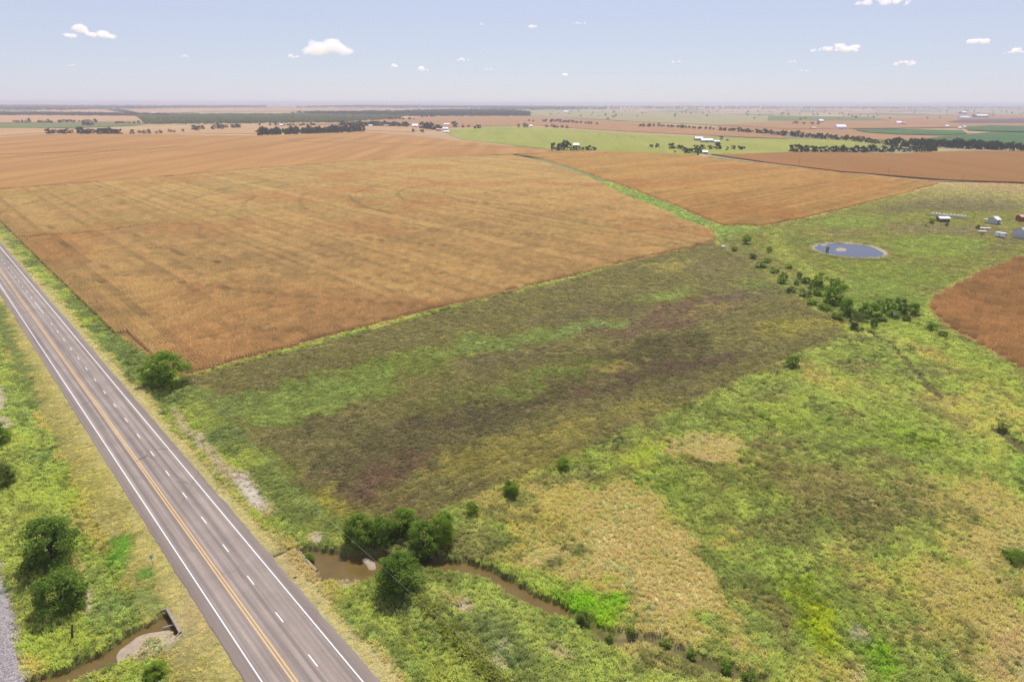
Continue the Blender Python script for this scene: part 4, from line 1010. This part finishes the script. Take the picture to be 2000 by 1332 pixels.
row([(824, 252), (862, 254)], 5, 9, 14, 'tree among the central farmstead buildings', 'trees at the central farmstead', 1.0); row([(805, 258), (835, 259)], 9, 4, 6, 'small young tree in front of the central farmstead', 'young trees at the central farmstead', 1.0)
far_tree(887, 249, 13, 'round tree right of the central farmstead barns', 'single trees right of the central farmstead', .85)
for x, y, w_ in ((904, 250, 6), (916, 250, 6)): far_tree(x, y, w_, 'small round tree on the pasture right of the central farmstead', 'small trees right of the central farmstead')
row([(927, 251), (940, 251)], 5, 7, 9, 'tree in the little clump right of the central farmstead', 'little clump right of the central farmstead', .85)
row([(1012, 249), (1034, 249)], 7, 4, 6, 'upright tree at the small white house on the pasture', 'trees at the small white house', 1.5)
row([(1405, 256), (1435, 257)], 5, 6, 9, 'tree in the hedge right of the white barns', 'trees in the hedge right of the white barns', .8); row([(1440, 258), (1500, 262), (1525, 265)], 5.5, 7, 11, 'tree in the hedge right of the white barns', 'trees in the hedge right of the white barns', .8)
for x, y, w_ in ((1554, 243, 9), (1570, 244, 7), (1585, 244.5, 8), (1598, 244, 7)): far_tree(x, y, w_, 'round dark tree near the white barns on the far reddish field', 'four round trees on the far reddish field', .7)
for x, y, w_, tl in ((1081, 292, 11, 1.15), (1097, 293.5, 17, .95), (1108, 293, 16, .95), (1121, 294.5, 14, .6), (1134, 294.5, 13, .6), (1149, 294, 14, .7), (1160, 294, 12, .6), (1089, 294.5, 12, .6), (1103, 287, 14, .9)):
    far_tree(x, y, w_, 'dark tree in the isolated clump at the corn field edge', 'trees of the isolated clump at the corn field edge', tl)
for x, y, w_, tl in ((1272, 289, 8, .9), (1284, 289, 9, .9), (1312, 291, 14, .75), (1325, 291, 10, .7), (1331, 292, 9, .9), (1336, 296.5, 10, .8), (1345, 300, 16, .7), (1358, 299, 15, .6), (1358, 291, 12, .6), (1372, 292, 14, .6), (1386, 292, 12, .6), (1400, 292, 16, .75), (1366, 300, 12, .6), (1420, 294, 7, .9), (1432, 292, 9, .8), (1444, 292, 10, .7), (1450, 293, 10, .7), (1363, 304.5, 5, 1.0), (1318, 299, 5, .8), (1408, 273, 8, .8), (1421, 276, 6, .6)):
    far_tree(x, y, w_, 'tree round the house and pond below the white barns', 'trees round the house and pond below the white barns', tl)

# distant woods: no tree can be told apart, one mass each
ocoll = bpy.data.collections.new('orchard_kinds')
for me in FAR[4:]:
    me2 = me.copy(); me2.materials[0] = M['leaf_light']; o = bpy.data.objects.new('orchard_kind', me2); ocoll.objects.link(o)
wcoll = bpy.data.collections.new('wood_kinds')
for me in FAR[:4]:
    o = bpy.data.objects.new('wood_kind', me); wcoll.objects.link(o)
def wood(name, px, n, size, label, coll=wcoll):
    w = PW(px); p = np.array(w); X = rng.uniform(p[:, 0].min(), p[:, 0].max(), n * 3); Y = rng.uniform(p[:, 1].min(), p[:, 1].max(), n * 3)
    k = inside(X, Y, w); X, Y = X[k][:n], Y[k][:n]
    s_ = size * rng.uniform(.7, 1.3, len(X)); rot = np.zeros((len(X), 3)); rot[:, 2] = rng.uniform(0, 6.28, len(X))
    o = scatter(name, np.stack([X, Y, np.full(len(X), .5)], 1), np.ones((len(X), 3)), np.stack([s_, s_, s_ * rng.uniform(.7, 1.1, len(X))], 1), rot, rng.integers(0, 4, len(X)), coll)
    tag(o, label, 'woodland', kind='stuff')
pts_ = []; sc_ = []
for line_, step_, w0_, w1_ in (([(22, 239), (60, 240), (105, 241), (140, 239), (190, 240)], 6.5, 5, 9),
    ([(160, 246), (195, 246)], 6, 7, 10),
    ([(222, 242), (275, 242)], 6, 5, 8),
    ([(503, 246), (620, 246.5)], 8, 5, 8),
    ([(752, 234), (800, 234), (812, 234)], 6, 4, 7),
    ([(822, 230), (852, 229)], 8, 5, 6),
    ([(1060, 238), (1110, 240), (1168, 244.5)], 5.5, 5, 8),
    ([(1032, 238), (1048, 238)], 7, 5, 6),
    ([(1058, 249), (1110, 251)], 8, 5, 9),
    ([(1247, 247.5), (1262, 248), (1294, 248), (1350, 252)], 6, 5, 9),
    ([(1352, 252), (1395, 254)], 7, 6, 9)):
    for (ax, ay), (bx, by) in zip(line_[:-1], line_[1:]):
        n_ = max(1, round(math.hypot(bx - ax, by - ay) / step_))
        for k in range(n_):
            if random.random() < .08: continue
            t_ = (k + random.uniform(.1, .9)) / n_; x, y, q = P(ax + (bx - ax) * t_, ay + (by - ay) * t_ + random.uniform(-.6, .6)); pts_.append((x, y, .3)); w_ = random.uniform(w0_, w1_) * q; sc_.append((w_, w_, w_ * random.uniform(.65, 1.05)))
rot = np.zeros((len(pts_), 3)); rot[:, 2] = rng.uniform(0, 6.28, len(pts_))
tag(scatter('distant_trees', np.array(pts_), np.ones((len(pts_), 3)), np.array(sc_), rot, rng.integers(0, 4, len(pts_)), wcoll), 'tiny dark trees of the hedgerows across the middle distance', 'trees', kind='stuff')
wood('tree_belt', [(1742, 283), (1800, 285.5), (1850, 288), (2010, 291.5), (2010, 288.5), (1850, 284), (1790, 280), (1750, 280)], 60, 12, 'back of the thick tree belt in front of the green crop')
wood('tree_belt', [(504, 264), (600, 261.5), (708, 256.5), (700, 254.5), (600, 258.5), (510, 261.5)], 90, 17, 'back of the narrow wood left of centre')
wood('woodland', [(-100, 226), (60, 226), (270, 227.5), (330, 229), (330, 225.5), (200, 223.5), (60, 222), (-100, 222)], 1500, 15, 'long dark wood on the far left skyline fields')
wood('orchard', [(285, 243.5), (420, 242.5), (560, 241), (650, 240), (775, 233), (790, 229), (600, 224.5), (400, 225), (265, 225)], 5200, 12, 'broad grey green orchard block on the left skyline', ocoll)
wood('woodland', [(560, 223), (800, 228), (1035, 227), (1034, 221), (980, 217), (860, 217), (780, 220)], 3200, 20, 'distant dark wood at the centre of the skyline')
wood('woodland', [(0, 215.5), (120, 217), (230, 214), (400, 212), (520, 211), (520, 208), (200, 208), (0, 207)], 2600, 24, 'hazy scattered trees on the left horizon')
wood('woodland', [(560, 211), (900, 212), (1040, 216), (1200, 214), (1060, 209), (700, 207)], 2600, 26, 'hazy bluish trees on the central horizon')
wood('woodland', [(1040, 226), (1250, 240), (1500, 236), (1750, 236), (2000, 230), (2000, 213), (1500, 213), (1100, 214)], 260, 13, 'scattered specks of trees over the far right plain')
wood('woodland', [(1050, 213), (1400, 213.5), (2000, 213.5), (2000, 209), (1500, 209), (1100, 209)], 1500, 26, 'hazy trees on the right horizon')

for where, lst in REG.items():
    lst.sort(key=lambda q: q[0])
    for k, (px_, o, what) in enumerate(lst):
        o['label'] = where if len(lst) == 1 else ordinal(k + 1) + ' from the left, ' + where
# ------------------------------------------------------------------ buildings
def gable(px, py, lpx, depth, h, rz, wall, roof, label, cat='barn', name='barn', rise=0.22, lean=False, win=2):
    x, y, t = P(px, py); Ln = lpx * t
    r = empty(name, (x, y, 0.2), rz); tag(r, label, cat)
    a, b = Ln / 2, depth / 2; rh = h + depth * rise
    m_ = MB().add([(-a, -b, 0), (a, -b, 0), (a, b, 0), (-a, b, 0), (-a, -b, h), (a, -b, h), (a, b, h), (-a, b, h), (-a, 0, rh), (a, 0, rh)],
                  [(0, 1, 5, 4), (2, 3, 7, 6), (1, 2, 6, 9, 5), (3, 0, 4, 8, 7), (3, 2, 1, 0)]); m_.build('wall', M[wall], r)
    o_ = .35; z1 = h - o_ * rise * 2 + .02
    for s_ in (-1, 1):
        q = MB().add([(-a - o_, s_ * (b + o_), z1), (a + o_, s_ * (b + o_), z1), (a + o_, 0, rh + .05), (-a - o_, 0, rh + .05), (-a - o_, s_ * (b + o_), z1 + .1), (a + o_, s_ * (b + o_), z1 + .1), (a + o_, 0, rh + .15), (-a - o_, 0, rh + .15)],
                     [(0, 1, 2, 3), (7, 6, 5, 4), (0, 4, 5, 1), (1, 5, 6, 2), (3, 7, 4, 0)])
        ob = q.build('roof_slope', M[roof], r); ob.data.update()
    dw = min(3.5, Ln * .25); MB().box(-dw / 2, dw / 2, -b - .04, -b - .003, 0.02, min(h * .85, 3.4)).build('door', M['wall_dark'], r)
    for k in range(win):
        xx = -a + Ln * (.18 + .64 * k / max(1, win - 1)); MB().box(xx - .6, xx + .6, -b - .03, -b - .003, h * .38, h * .75).build('window', M['glass'], r)
    if lean:
        MB().add([(-a, b, h * .95), (a, b, h * .95), (a, b + 4, h * .7), (-a, b + 4, h * .7), (-a, b, h * .95 + .1), (a, b, h * .95 + .1), (a, b + 4, h * .7 + .1), (-a, b + 4, h * .7 + .1)],
                 [(3, 2, 1, 0), (4, 5, 6, 7), (2, 3, 7, 6), (0, 4, 7, 3), (1, 2, 6, 5)]).build('lean_to_roof', M[roof], r)
    return r
gable(811, 249, 11, 16, 5, .05, 'wall_tan', 'white_roof', 'white roofed barn left of the central farmstead trees', rise=.35)
gable(873, 245.5, 11, 14, 4, -.1, 'wall_grey', 'white_roof', 'long pale roofed shed behind the central farmstead house')
gable(870, 254.5, 10, 14, 4.5, .05, 'wall_tan', 'white_roof', 'bright white roofed house in the central farmstead', 'house', 'house')
gable(872, 259.5, 9, 9, 3.4, .02, 'wall_grey', 'galv', 'small grey roofed shed in front of the central farmstead', 'shed', 'shed')
gable(857, 256, 9, 10, 4, .0, 'rust', 'roof_pink', 'faded reddish barn between the central farmstead trees')
gable(754, 247.5, 7, 10, 3.5, 0, 'wall_grey', 'galv', 'grey roofed house at the edge of the tree row left of the central farmstead', 'house', 'house')
gable(550, 247, 8, 12, 4, 0, 'wall_tan', 'white_roof', 'white roofed house among sparse trees left of centre', 'house', 'house')
gable(724, 247.5, 7, 10, 3.2, 0, 'white', 'galv', 'small pale shed below the tree row left of the central farmstead', 'shed', 'shed')
gable(1037, 248.5, 5, 9, 4, 0, 'white', 'white_roof', 'small white house between upright trees on the far pasture', 'house', 'house')
gable(1125, 287.5, 11, 9, 4, 0, 'wall_tan', 'white_roof', 'pale roofed house half hidden in the isolated tree clump', 'house', 'house', .3)
gable(1364, 275, 15, 15, 5, -.02, 'wall_grey', 'white_roof', 'upper left bright white roofed barn on the green pasture', rise=.18)
gable(1380, 278.5, 22, 16, 4.5, -.06, 'wall_grey', 'white_roof', 'longest bright white roofed barn on the green pasture', rise=.18, win=4)
gable(1399, 280, 10, 12, 3.6, -.06, 'wall_grey', 'white_roof', 'low white roofed shed at the right end of the pasture barns', 'shed', 'shed', .15)
gable(1376, 301, 10, 9, 3.2, .05, 'wall_grey', 'galv', 'grey roofed house under trees beside the field track', 'house', 'house')
gable(1640, 253.5, 18, 30, 9, 0, 'white', 'white_roof', 'large white barn in front of the far reddish plain', rise=.2)
gable(1588, 253, 9, 16, 4, 0, 'wall_tan', 'roof_pink', 'low reddish shed left of the large white barn on the plain', 'shed', 'shed')
gable(1602, 240, 8, 26, 8, 0, 'wall_grey', 'white_roof', 'white roofed barn above the four round trees on the plain')
gable(1754, 243.5, 10, 24, 7, 0, 'white', 'white_roof', 'white roofed long barn on the far right plain left of the green crop')
gable(1764, 244, 5, 18, 6, 0, 'wall_tan', 'roof_pink', 'small tan barn right beside the long white barn on the plain')
gable(1848, 249.5, 7, 14, 5, 0, 'white', 'white_roof', 'small white house above the right green crop', 'house', 'house')
gable(1880, 252, 8, 18, 6, .7, 'white', 'white_roof', 'white barn at an angle beside the green crop')
gable(1873, 253, 5, 14, 5, 0, 'white', 'white_roof', 'low white shed beside the angled white barn', 'shed', 'shed')
gable(1882, 232.5, 18, 40, 9, 0, 'white', 'white_roof', 'long white industrial shed on the right horizon plain', 'shed', 'shed', .12)
gable(1915, 230.5, 22, 50, 12, 0, 'wall_grey', 'white_roof', 'row of white industrial roofs on the right horizon plain', 'shed', 'shed', .12)
gable(1880, 223, 8, 60, 12, 0, 'wall_grey', 'white_roof', 'farthest white shed on the right horizon plain', 'shed', 'shed', .12)
gable(1105, 220.5, 9, 40, 8, 0, 'wall_tan', 'white_roof', 'far white roof right of the distant central wood', 'shed', 'shed', .15)
gable(171, 210.8, 10, 60, 16, 0, 'white', 'white_roof', 'far white warehouse on the left horizon', 'warehouse', 'warehouse', .1)
gable(302, 225.5, 8, 40, 9, 0, 'white', 'white_roof', 'white roof beside the far left wood', 'shed', 'shed', .2)

# farmyard on the right
gable(1841, 433, 19, 5.5, 2.4, -.05, 'wall_dark', 'white_roof', 'small dark shed with pale roof below the row of bales', 'shed', 'shed', .18, win=0)
gable(1941, 437, 14, 6, 3.0, .5, 'galv', 'white_roof', 'pale sheet metal shed with lean-to roof in the farmyard', 'shed', 'shed', .3, True, 1)
gable(2003, 466, 34, 10, 4.2, .25, 'galv', 'galv', 'grey metal barn cut by the right picture edge', rise=.25)
gable(2004, 432, 32, 6, 3.2, .0, 'rust', 'roof_pink', 'rusty red shed with pinkish roof at the right edge', 'shed', 'shed', .15, win=0)
def bale_me():
    n = 18; V = []; F = []
    for yy, rr_ in ((-.75, .62), (-.70, .88), (-.3, .95), (.3, .95), (.70, .88), (.75, .62)):
        for k in range(n):
            a = 6.283 * k / n; q = rr_ * (1 + .03 * math.sin(5 * a + yy * 3)); V.append((q * math.cos(a), yy, .9 + q * math.sin(a) * .97))
    for j in range(5):
        for k in range(n): F.append((j * n + k, j * n + (k + 1) % n, (j + 1) * n + (k + 1) % n, (j + 1) * n + k))
    F.append(tuple(range(n))[::-1]); F.append(tuple(5 * n + k for k in range(n)))
    o = mesh_obj('hay_bale', V, F, [M['straw']], smooth=True); return o
b0 = P(1821, 421); b1 = P(1884, 426.5); bale = bale_me()
for k in range(10):
    o = bale if k == 0 else bpy.data.objects.new('hay_bale', bale.data)
    if k: C.objects.link(o)
    t = k / 9; x, y = b0[0] + (b1[0] - b0[0]) * t, b0[1] + (b1[1] - b0[1]) * t
    o.location = (x + random.uniform(-.1, .1), y + random.uniform(-.2, .2), float(hgt(np.array([x]), np.array([y]))[0]) - .03)
    o.rotation_euler = (0, 0, math.atan2(b1[1] - b0[1], b1[0] - b0[0]) + random.uniform(-.15, .15)); o.scale = (1.05, 1.3, 1.3)
    tag(o, ordinal(k + 1) + ' pale round bale from the left in the farmyard row', 'bale', 'row of pale round bales')
def wheel(r, x, y, rad, w=.22):
    m_ = MB().tube([(x, y - w / 2, rad), (x, y + w / 2, rad)], rad, 14); t = m_.build('wheel', M['tyre'], r)
    MB().tube([(x, y - w / 2 - .01, rad), (x, y + w / 2 + .01, rad)], rad * .5, 10).build('rim', M['steel'], t)
def box_trailer():
    x, y, t = P(1953, 465); r = empty('box_trailer', (x, y, float(hgt(np.array([x]), np.array([y]))[0])), -1.15)
    tag(r, 'white box trailer parked beside the grey metal barn', 'trailer')
    bm = bmesh.new(); bmesh.ops.create_cube(bm, size=1); bmesh.ops.scale(bm, vec=(6.2, 2.5, 2.5), verts=bm.verts); bmesh.ops.translate(bm, vec=(0, 0, 1.95), verts=bm.verts)
    bmesh.ops.bevel(bm, geom=[e for e in bm.edges], offset=.18, segments=2, affect='EDGES'); me = bpy.data.meshes.new('body'); bm.to_mesh(me); bm.free(); me.materials.append(M['white'])
    o = bpy.data.objects.new('body', me); C.objects.link(o); o.parent = r
    for yy in (-1.2, 1.2):
        for xx in (-.6, .5): wheel(r, xx, yy, .38)
    MB().box(3.1, 4.3, -.06, .06, .6, .72).build('tow_bar', M['steel'], r); MB().box(3.105, 3.13, -.7, .7, 1.9, 2.6).build('window', M['glass'], r); MB().box(-.5, .3, -1.275, -1.252, .9, 2.9).build('door', M['galv'], r)
box_trailer()
def flat_trailer(px, py, ln, label, rz):
    x, y, t = P(px, py); r = empty('flat_trailer', (x, y, float(hgt(np.array([x]), np.array([y]))[0])), rz); tag(r, label, 'trailer')
    MB().box(-ln / 2, ln / 2, -1.2, 1.2, .85, 1.0).build('deck', M['white'], r); MB().box(-ln / 2 + .2, ln / 2 - .2, -.5, .5, .65, .848).build('frame', M['steel'], r)
    for xx in (-ln * .2, ln * .2):
        for yy in (-1.05, 1.05): wheel(r, xx, yy, .36)
    MB().box(ln / 2, ln / 2 + 1.4, -.05, .05, .66, .76).build('tow_bar', M['steel'], r)
flat_trailer(1923, 448, 7.5, 'long pale flat trailer in the farmyard weeds', -.15); flat_trailer(1918, 455, 4.5, 'shorter pale flat trailer below the long one', -.2)
x, y, t = P(1815, 422.5); tag(MB().box(x - 1.6, x + 1.2, y - .5, y + .5, .5, .62).box(x - 1.0, x - .7, y - .5, y - .3, .02, .5).box(x + .4, x + .7, y - .5, y - .3, .02, .5).box(x - 1.0, x - .7, y + .3, y + .5, .02, .5).box(x + .4, x + .7, y + .3, y + .5, .02, .5).build('feed_trough', M['wood']), 'low wooden feed trough at the left end of the bale row', 'trough')
def barrel(px, py, label, rz):
    x, y, t = P(px, py); r = empty('tank', (x, y, float(hgt(np.array([x]), np.array([y]))[0])), rz); tag(r, label, 'tank')
    MB().tube([(-1.1, 0, .75), (-1.0, 0, .75), (1.0, 0, .75), (1.1, 0, .75)], [.55, .75, .75, .55], 14).build('shell', M['white'], r)
    for xx in (-.7, .7): MB().box(xx - .08, xx + .08, -.6, .6, 0, .3).build('skid', M['wood'], r)
barrel(1412, 484, 'small white tank lying in the weeds by the far corn corner', .3); barrel(1749, 619, 'small white tank among the bushes right of the parcel corner', -.2)

# ------------------------------------------------------------------ poles, wire, fence, sign
def pole(px, py, hpx, label, lean=0.0):
    x, y, t = P(px, py); h_ = max(7.5, min(12, hpx * t)); z = float(hgt(np.array([x]), np.array([y]))[0]) if math.hypot(x, y) < 600 else 0
    r = empty('utility_pole', (x, y, z), random.uniform(-.2, .2) + ea); r.rotation_euler[0] = lean; tag(r, label, 'utility pole', 'wooden utility poles')
    MB().tube([(0, 0, -.2), (0, 0, h_ * .5), (0, 0, h_)], [.19, .16, .12], 8).build('post', M['wood'], r)
    MB().box(-1.2, 1.2, -.17, -.121, h_ - .75, h_ - .6).build('crossarm', M['wood'], r)
    for xx in (-1.1, -.5, .5, 1.1): MB().tube([(xx, -.145, h_ - .598), (xx, -.145, h_ - .40)], [.06, .04], 6).build('insulator', M['glass'], r)
    return r, h_
p1, ph = pole(341, 733, 40, 'dark utility pole in front of the round tree at the corn corner')
for x, y, hp, lb in ((1412, 311.5, 12, 'utility pole by the grey roofed house at the field track'), (1560, 325, 13, 'utility pole on the farm track between the two brown fields'), (1734, 342, 14, 'utility pole midway along the farm track on the right'), (1879, 356.5, 15, 'utility pole at the head of the pond paddock'),
                     (1288, 301, 20, 'left of two utility poles on the pasture edge above the corn'), (1294, 300.5, 30, 'right of two utility poles on the pasture edge above the corn'), (1205, 297.5, 9, 'utility pole right of the isolated tree clump'), (985, 279.5, 7, 'utility pole on the pasture edge below the central farmstead'), (1063, 293, 9, 'utility pole left of the isolated tree clump')):
    pole(x, y, hp, lb)
a = Vector((*P(341, 733)[:2], ph - .4)); b = Vector((*P(534, 911, 6.0)[:2], 6.0)); c = Vector((*P(726, 1089, 5.4)[:2], 5.4)); d = Vector((*P(1004, 1331, 6.4)[:2], 6.4)); e_ = d + (d - c).normalized() * 26 + Vector((0, 0, 1.5))
pts = []
for q0, q1, q2, q3 in ((a, a, b, c), (a, b, c, d), (b, c, d, e_), (c, d, e_, e_)):
    for k in range(6):
        t = k / 6; pts.append(.5 * ((2 * q1) + (q2 - q0) * t + (2 * q0 - 5 * q1 + 4 * q2 - q3) * t * t + (3 * q1 - q0 - 3 * q2 + q3) * t ** 3))
tag(MB().tube(pts + [e_], .009, 5).build('overhead_wire', M['wire']), 'thin pale overhead wire running above the creek parallel to the road', 'wire')

fence = empty('wire_fence', (0, 0, 0)); tag(fence, 'wire fence with steel posts along the weedy strip beside the road', 'fence')
fl = PW([(1010, 1375), (975, 1331), (920, 1262), (868, 1208), (812, 1163)])
fa, fb = np.array(fl[0]), np.array(fl[-1]); n_ = int(np.linalg.norm(fb - fa) / 3.6); tops = []
pm = MB().box(-.035, .035, -.035, .035, -.3, 1.35)
post0 = None
for k in range(n_ + 1):
    x, y = fa + (fb - fa) * k / n_; z = float(hgt(np.array([x]), np.array([y]))[0]); tops.append((x, y, z))
    if post0 is None: post0 = pm.build('post', M['steel'], fence); o = post0
    else:
        o = bpy.data.objects.new('post', post0.data); C.objects.link(o); o.parent = fence
    o.location = (x, y, z)
for hh in (.4, .75, 1.05, 1.3): MB().tube([(x, y, z + hh) for x, y, z in tops], .006, 4).build('strand', M['steel'], fence)
# overgrowth on the fence line
n_w = 110; tt = rng.uniform(0, 1, n_w); X = fa[0] + (fb - fa)[0] * tt + rng.normal(0, .45, n_w); Y = fa[1] + (fb - fa)[1] * tt + rng.normal(0, .45, n_w)
scl = np.stack([rng.uniform(.9, 1.5, n_w)] * 2 + [rng.uniform(.9, 1.7, n_w)], 1); rot = np.zeros((n_w, 3)); rot[:, 2] = rng.uniform(0, 6.28, n_w)
tag(scatter('fence_weeds', np.stack([X, Y, hgt(X, Y)], 1), np.tile(A(150, 156, 70), (n_w, 1)) * 1.8 * rng.uniform(.7, 1.3, (n_w, 1)), scl, rot, rng.integers(0, 6, n_w), gcoll), 'tall weeds grown through the wire fence', 'weeds', kind='stuff')

x, y, t = P(299, 1105); r = empty('road_sign', (x, y, float(hgt(np.array([x]), np.array([y]))[0])), road_rz + .1); tag(r, 'small road sign seen from behind on the left verge', 'sign')
MB().box(-.03, .03, -.03, .03, -.2, 2.3).build('post', M['steel'], r); MB().box(-.35, .35, .031, .045, 1.6, 2.3).build('panel', M['galv'], r)
x, y, t = P(141, 1247); z = float(hgt(np.array([x]), np.array([y]))[0]); tag(MB().tube([(x, y, z - .2), (x + .1, y + .15, z + 1.2), (x + .35, y + .3, z + 2.6)], [.2, .17, .10], 7).build('dead_stump', M['bark']), 'leaning dead stump in the grass near the railway', 'stump')
x, y, t = P(577, 1128); tag(MB().add([(x - .3, y - .2, 0), (x + .35, y - .15, 0), (x + .25, y + .25, 0), (x - .25, y + .2, 0), (x - .15, y - .1, .35), (x + .2, y - .05, .38), (x + .1, y + .12, .3), (x - .12, y + .1, .33)], [(4, 5, 6, 7), (0, 1, 5, 4), (1, 2, 6, 5), (2, 3, 7, 6), (3, 0, 4, 7)]).build('pale_stone', M['concrete']), 'pale stone on the right verge near the culvert', 'stone')

# cattle on the far pasture
def cow_me():
    m_ = MB()
    m_.tube([(-1.0, 0, 1.05), (-.85, 0, 1.05), (-.3, 0, .98), (.4, 0, 1.02), (.85, 0, 1.12), (1.15, 0, 1.3), (1.4, 0, 1.25), (1.62, 0, 1.1)], [.12, .34, .42, .40, .33, .19, .17, .09], 8)
    for x in (-.75, .6):
        for s_ in (-1, 1): m_.tube([(x, s_ * .2, .95), (x + .04, s_ * .2, .5), (x, s_ * .2, 0)], [.13, .08, .06], 6)
    m_.tube([(-1.02, 0, 1.2), (-1.12, 0, .6)], .04, 5)
    for s_ in (-1, 1): m_.tube([(1.3, s_ * .12, 1.38), (1.26, s_ * .32, 1.36)], [.05, .03], 5)
    return m_.build('cow', M['cow'], None, True)
cow = cow_me()
HERD = ((1205, 266), (1206.5, 268), (1232, 268), (1236, 270), (1240.5, 270.5), (1052, 257), (1064, 256), (1170, 264), (1172, 262.5))
for k, (x, y) in enumerate(HERD):
    o = cow if k == 0 else bpy.data.objects.new('cow', cow.data)
    if k: C.objects.link(o)
    w = P(x, y); o.location = (w[0], w[1], .5); o.rotation_euler = (0, 0, random.uniform(0, 6.28))
    tag(o, ordinal(sorted(q[0] for q in HERD).index(x) + 1) + ' brown cow from the left on the far green pasture', 'cow', 'cattle on the far pasture')

# ------------------------------------------------------------------ clouds: lumps of scattering vapour far beyond the haze
cm, nt, out = mat_new('cloud_vapour'); pv = N(nt, 'ShaderNodeVolumePrincipled'); pv.inputs['Density'].default_value = 0.0062; pv.inputs['Color'].default_value = (1, 1, 1, 1); pv.inputs['Anisotropy'].default_value = 0.2
nt.links.new(pv.outputs[0], out.inputs[1])
cm2 = cm.copy(); cm2.node_tree.nodes['Principled Volume'].inputs['Density'].default_value = 0.015
def cloud(px, py, wpx, hpx, dist, label, lumps=12):
    a = px - 1000; b = 666 - py; u = cr * a - sr * b; v = sr * a + cr * b
    d = Vector((u, FPX * cp + v * sp, v * cp - FPX * sp)); t = dist / d.length; c = d * t + Vector((0, 0, CAM_H)); w, h = wpx * t * .92, hpx * t * .84
    bm = bmesh.new()
    for k in range(lumps):
        f = random.uniform(-1, 1); env = (1 - abs(f) ** 1.6)
        rr_ = h * random.uniform(.22, .42) * (.5 + .6 * env)
        mt_ = Matrix.Translation((f * w * .46, random.uniform(-.2, .2) * w, -h * .35 + rr_ * .6 + random.random() * h * .6 * env)) @ Matrix.Diagonal((random.uniform(1, 1.9), random.uniform(1, 1.6), random.uniform(.75, 1.0), 1))
        bmesh.ops.create_icosphere(bm, subdivisions=3, radius=rr_, matrix=mt_)
    for vv in bm.verts:
        n = math.sin(vv.co.x / h * 9) * math.sin(vv.co.y / h * 8 + 1) * math.sin(vv.co.z / h * 11 + 2)
        vv.co *= 1 + .05 * n; vv.co.z = max(vv.co.z, -h * .42 + .05 * h * n)
    me = bpy.data.meshes.new('cloud'); bm.to_mesh(me); bm.free(); me.materials.append(cm if h > 190 else cm2)
    o = bpy.data.objects.new('cloud', me); C.objects.link(o); o.location = c
    rm = o.modifiers.new('merge', 'REMESH'); rm.mode = 'VOXEL'; rm.voxel_size = h / 16
    tx = bpy.data.textures.new('cloud_lumps', 'CLOUDS'); tx.noise_scale = h * .28; tx.noise_depth = 3
    dm = o.modifiers.new('billow', 'DISPLACE'); dm.texture = tx; dm.strength = h * .30; dm.mid_level = .5; dm.texture_coords = 'LOCAL'
    tag(o, label, 'cloud', 'small white cumulus clouds')
for args in ((172, 66, 96, 26, 11000, 'flat elongated white cloud at the upper left', 16), (640, 95, 104, 36, 13000, 'tallest billowing white cloud left of centre', 20), (1638, 95, 108, 20, 13000, 'long flat white cloud at the right', 16), (1775, 125, 70, 12, 16000, 'thin white cloud below the long one at the right', 12),
             (1722, 4, 120, 20, 9000, 'white cloud cut by the top edge at the right', 14), (1905, 81, 62, 16, 13000, 'small peaked white cloud at the upper right', 12), (1982, 102, 40, 12, 14000, 'white cloud cut by the right picture edge', 10), (826, 136, 22, 11, 18000, 'small round cloud right of the tallest cloud', 8),
             (1040, 53, 32, 9, 14000, 'small faint cloud at the top centre', 8), (938, 47, 24, 6, 14000, 'tiny flat cloud at the top left of centre', 6), (905, 117, 30, 8, 17000, 'thin streaky cloud near centre', 7), (1321, 121, 26, 8, 17000, 'tiny cloud alone right of centre', 7), (1572, 138, 30, 7, 18000, 'tiny flat cloud below the long right cloud', 6),
             (1548, 121, 26, 6, 18000, 'faint speck of cloud left of the long right cloud', 6), (572, 112, 30, 9, 18000, 'small faint cloud just left of the tallest cloud', 7), (360, 110, 18, 6, 18000, 'faint speck of cloud in the left sky', 5), (140, 127, 18, 7, 18000, 'faint speck of cloud low in the left sky', 5), (1133, 46, 34, 6, 15000, 'thin faint streak of cloud at the top right of centre', 6),
             (770, 130, 16, 9, 18000, 'tiny cloud between the tallest cloud and the small round one', 6), (956, 135, 22, 6, 18000, 'faint low cloud near centre', 6), (1103, 147, 18, 8, 19000, 'faint low speck of cloud right of centre', 5)):
    cloud(*args)

# ------------------------------------------------------------------ haze over the plain
hz, nt, out = mat_new('haze_air'); pv = N(nt, 'ShaderNodeVolumePrincipled'); pv.inputs['Density'].default_value = 0.000095; pv.inputs['Color'].default_value = (0.66, 0.68, 0.80, 1); pv.inputs['Anisotropy'].default_value = 0.1
nt.links.new(pv.outputs[0], out.inputs[1])
tag(MB().box(-44000, 44000, -6000, 44500, -5.0, 86.0).build('haze', hz), 'pale haze over the whole plain', 'haze', kind='stuff')
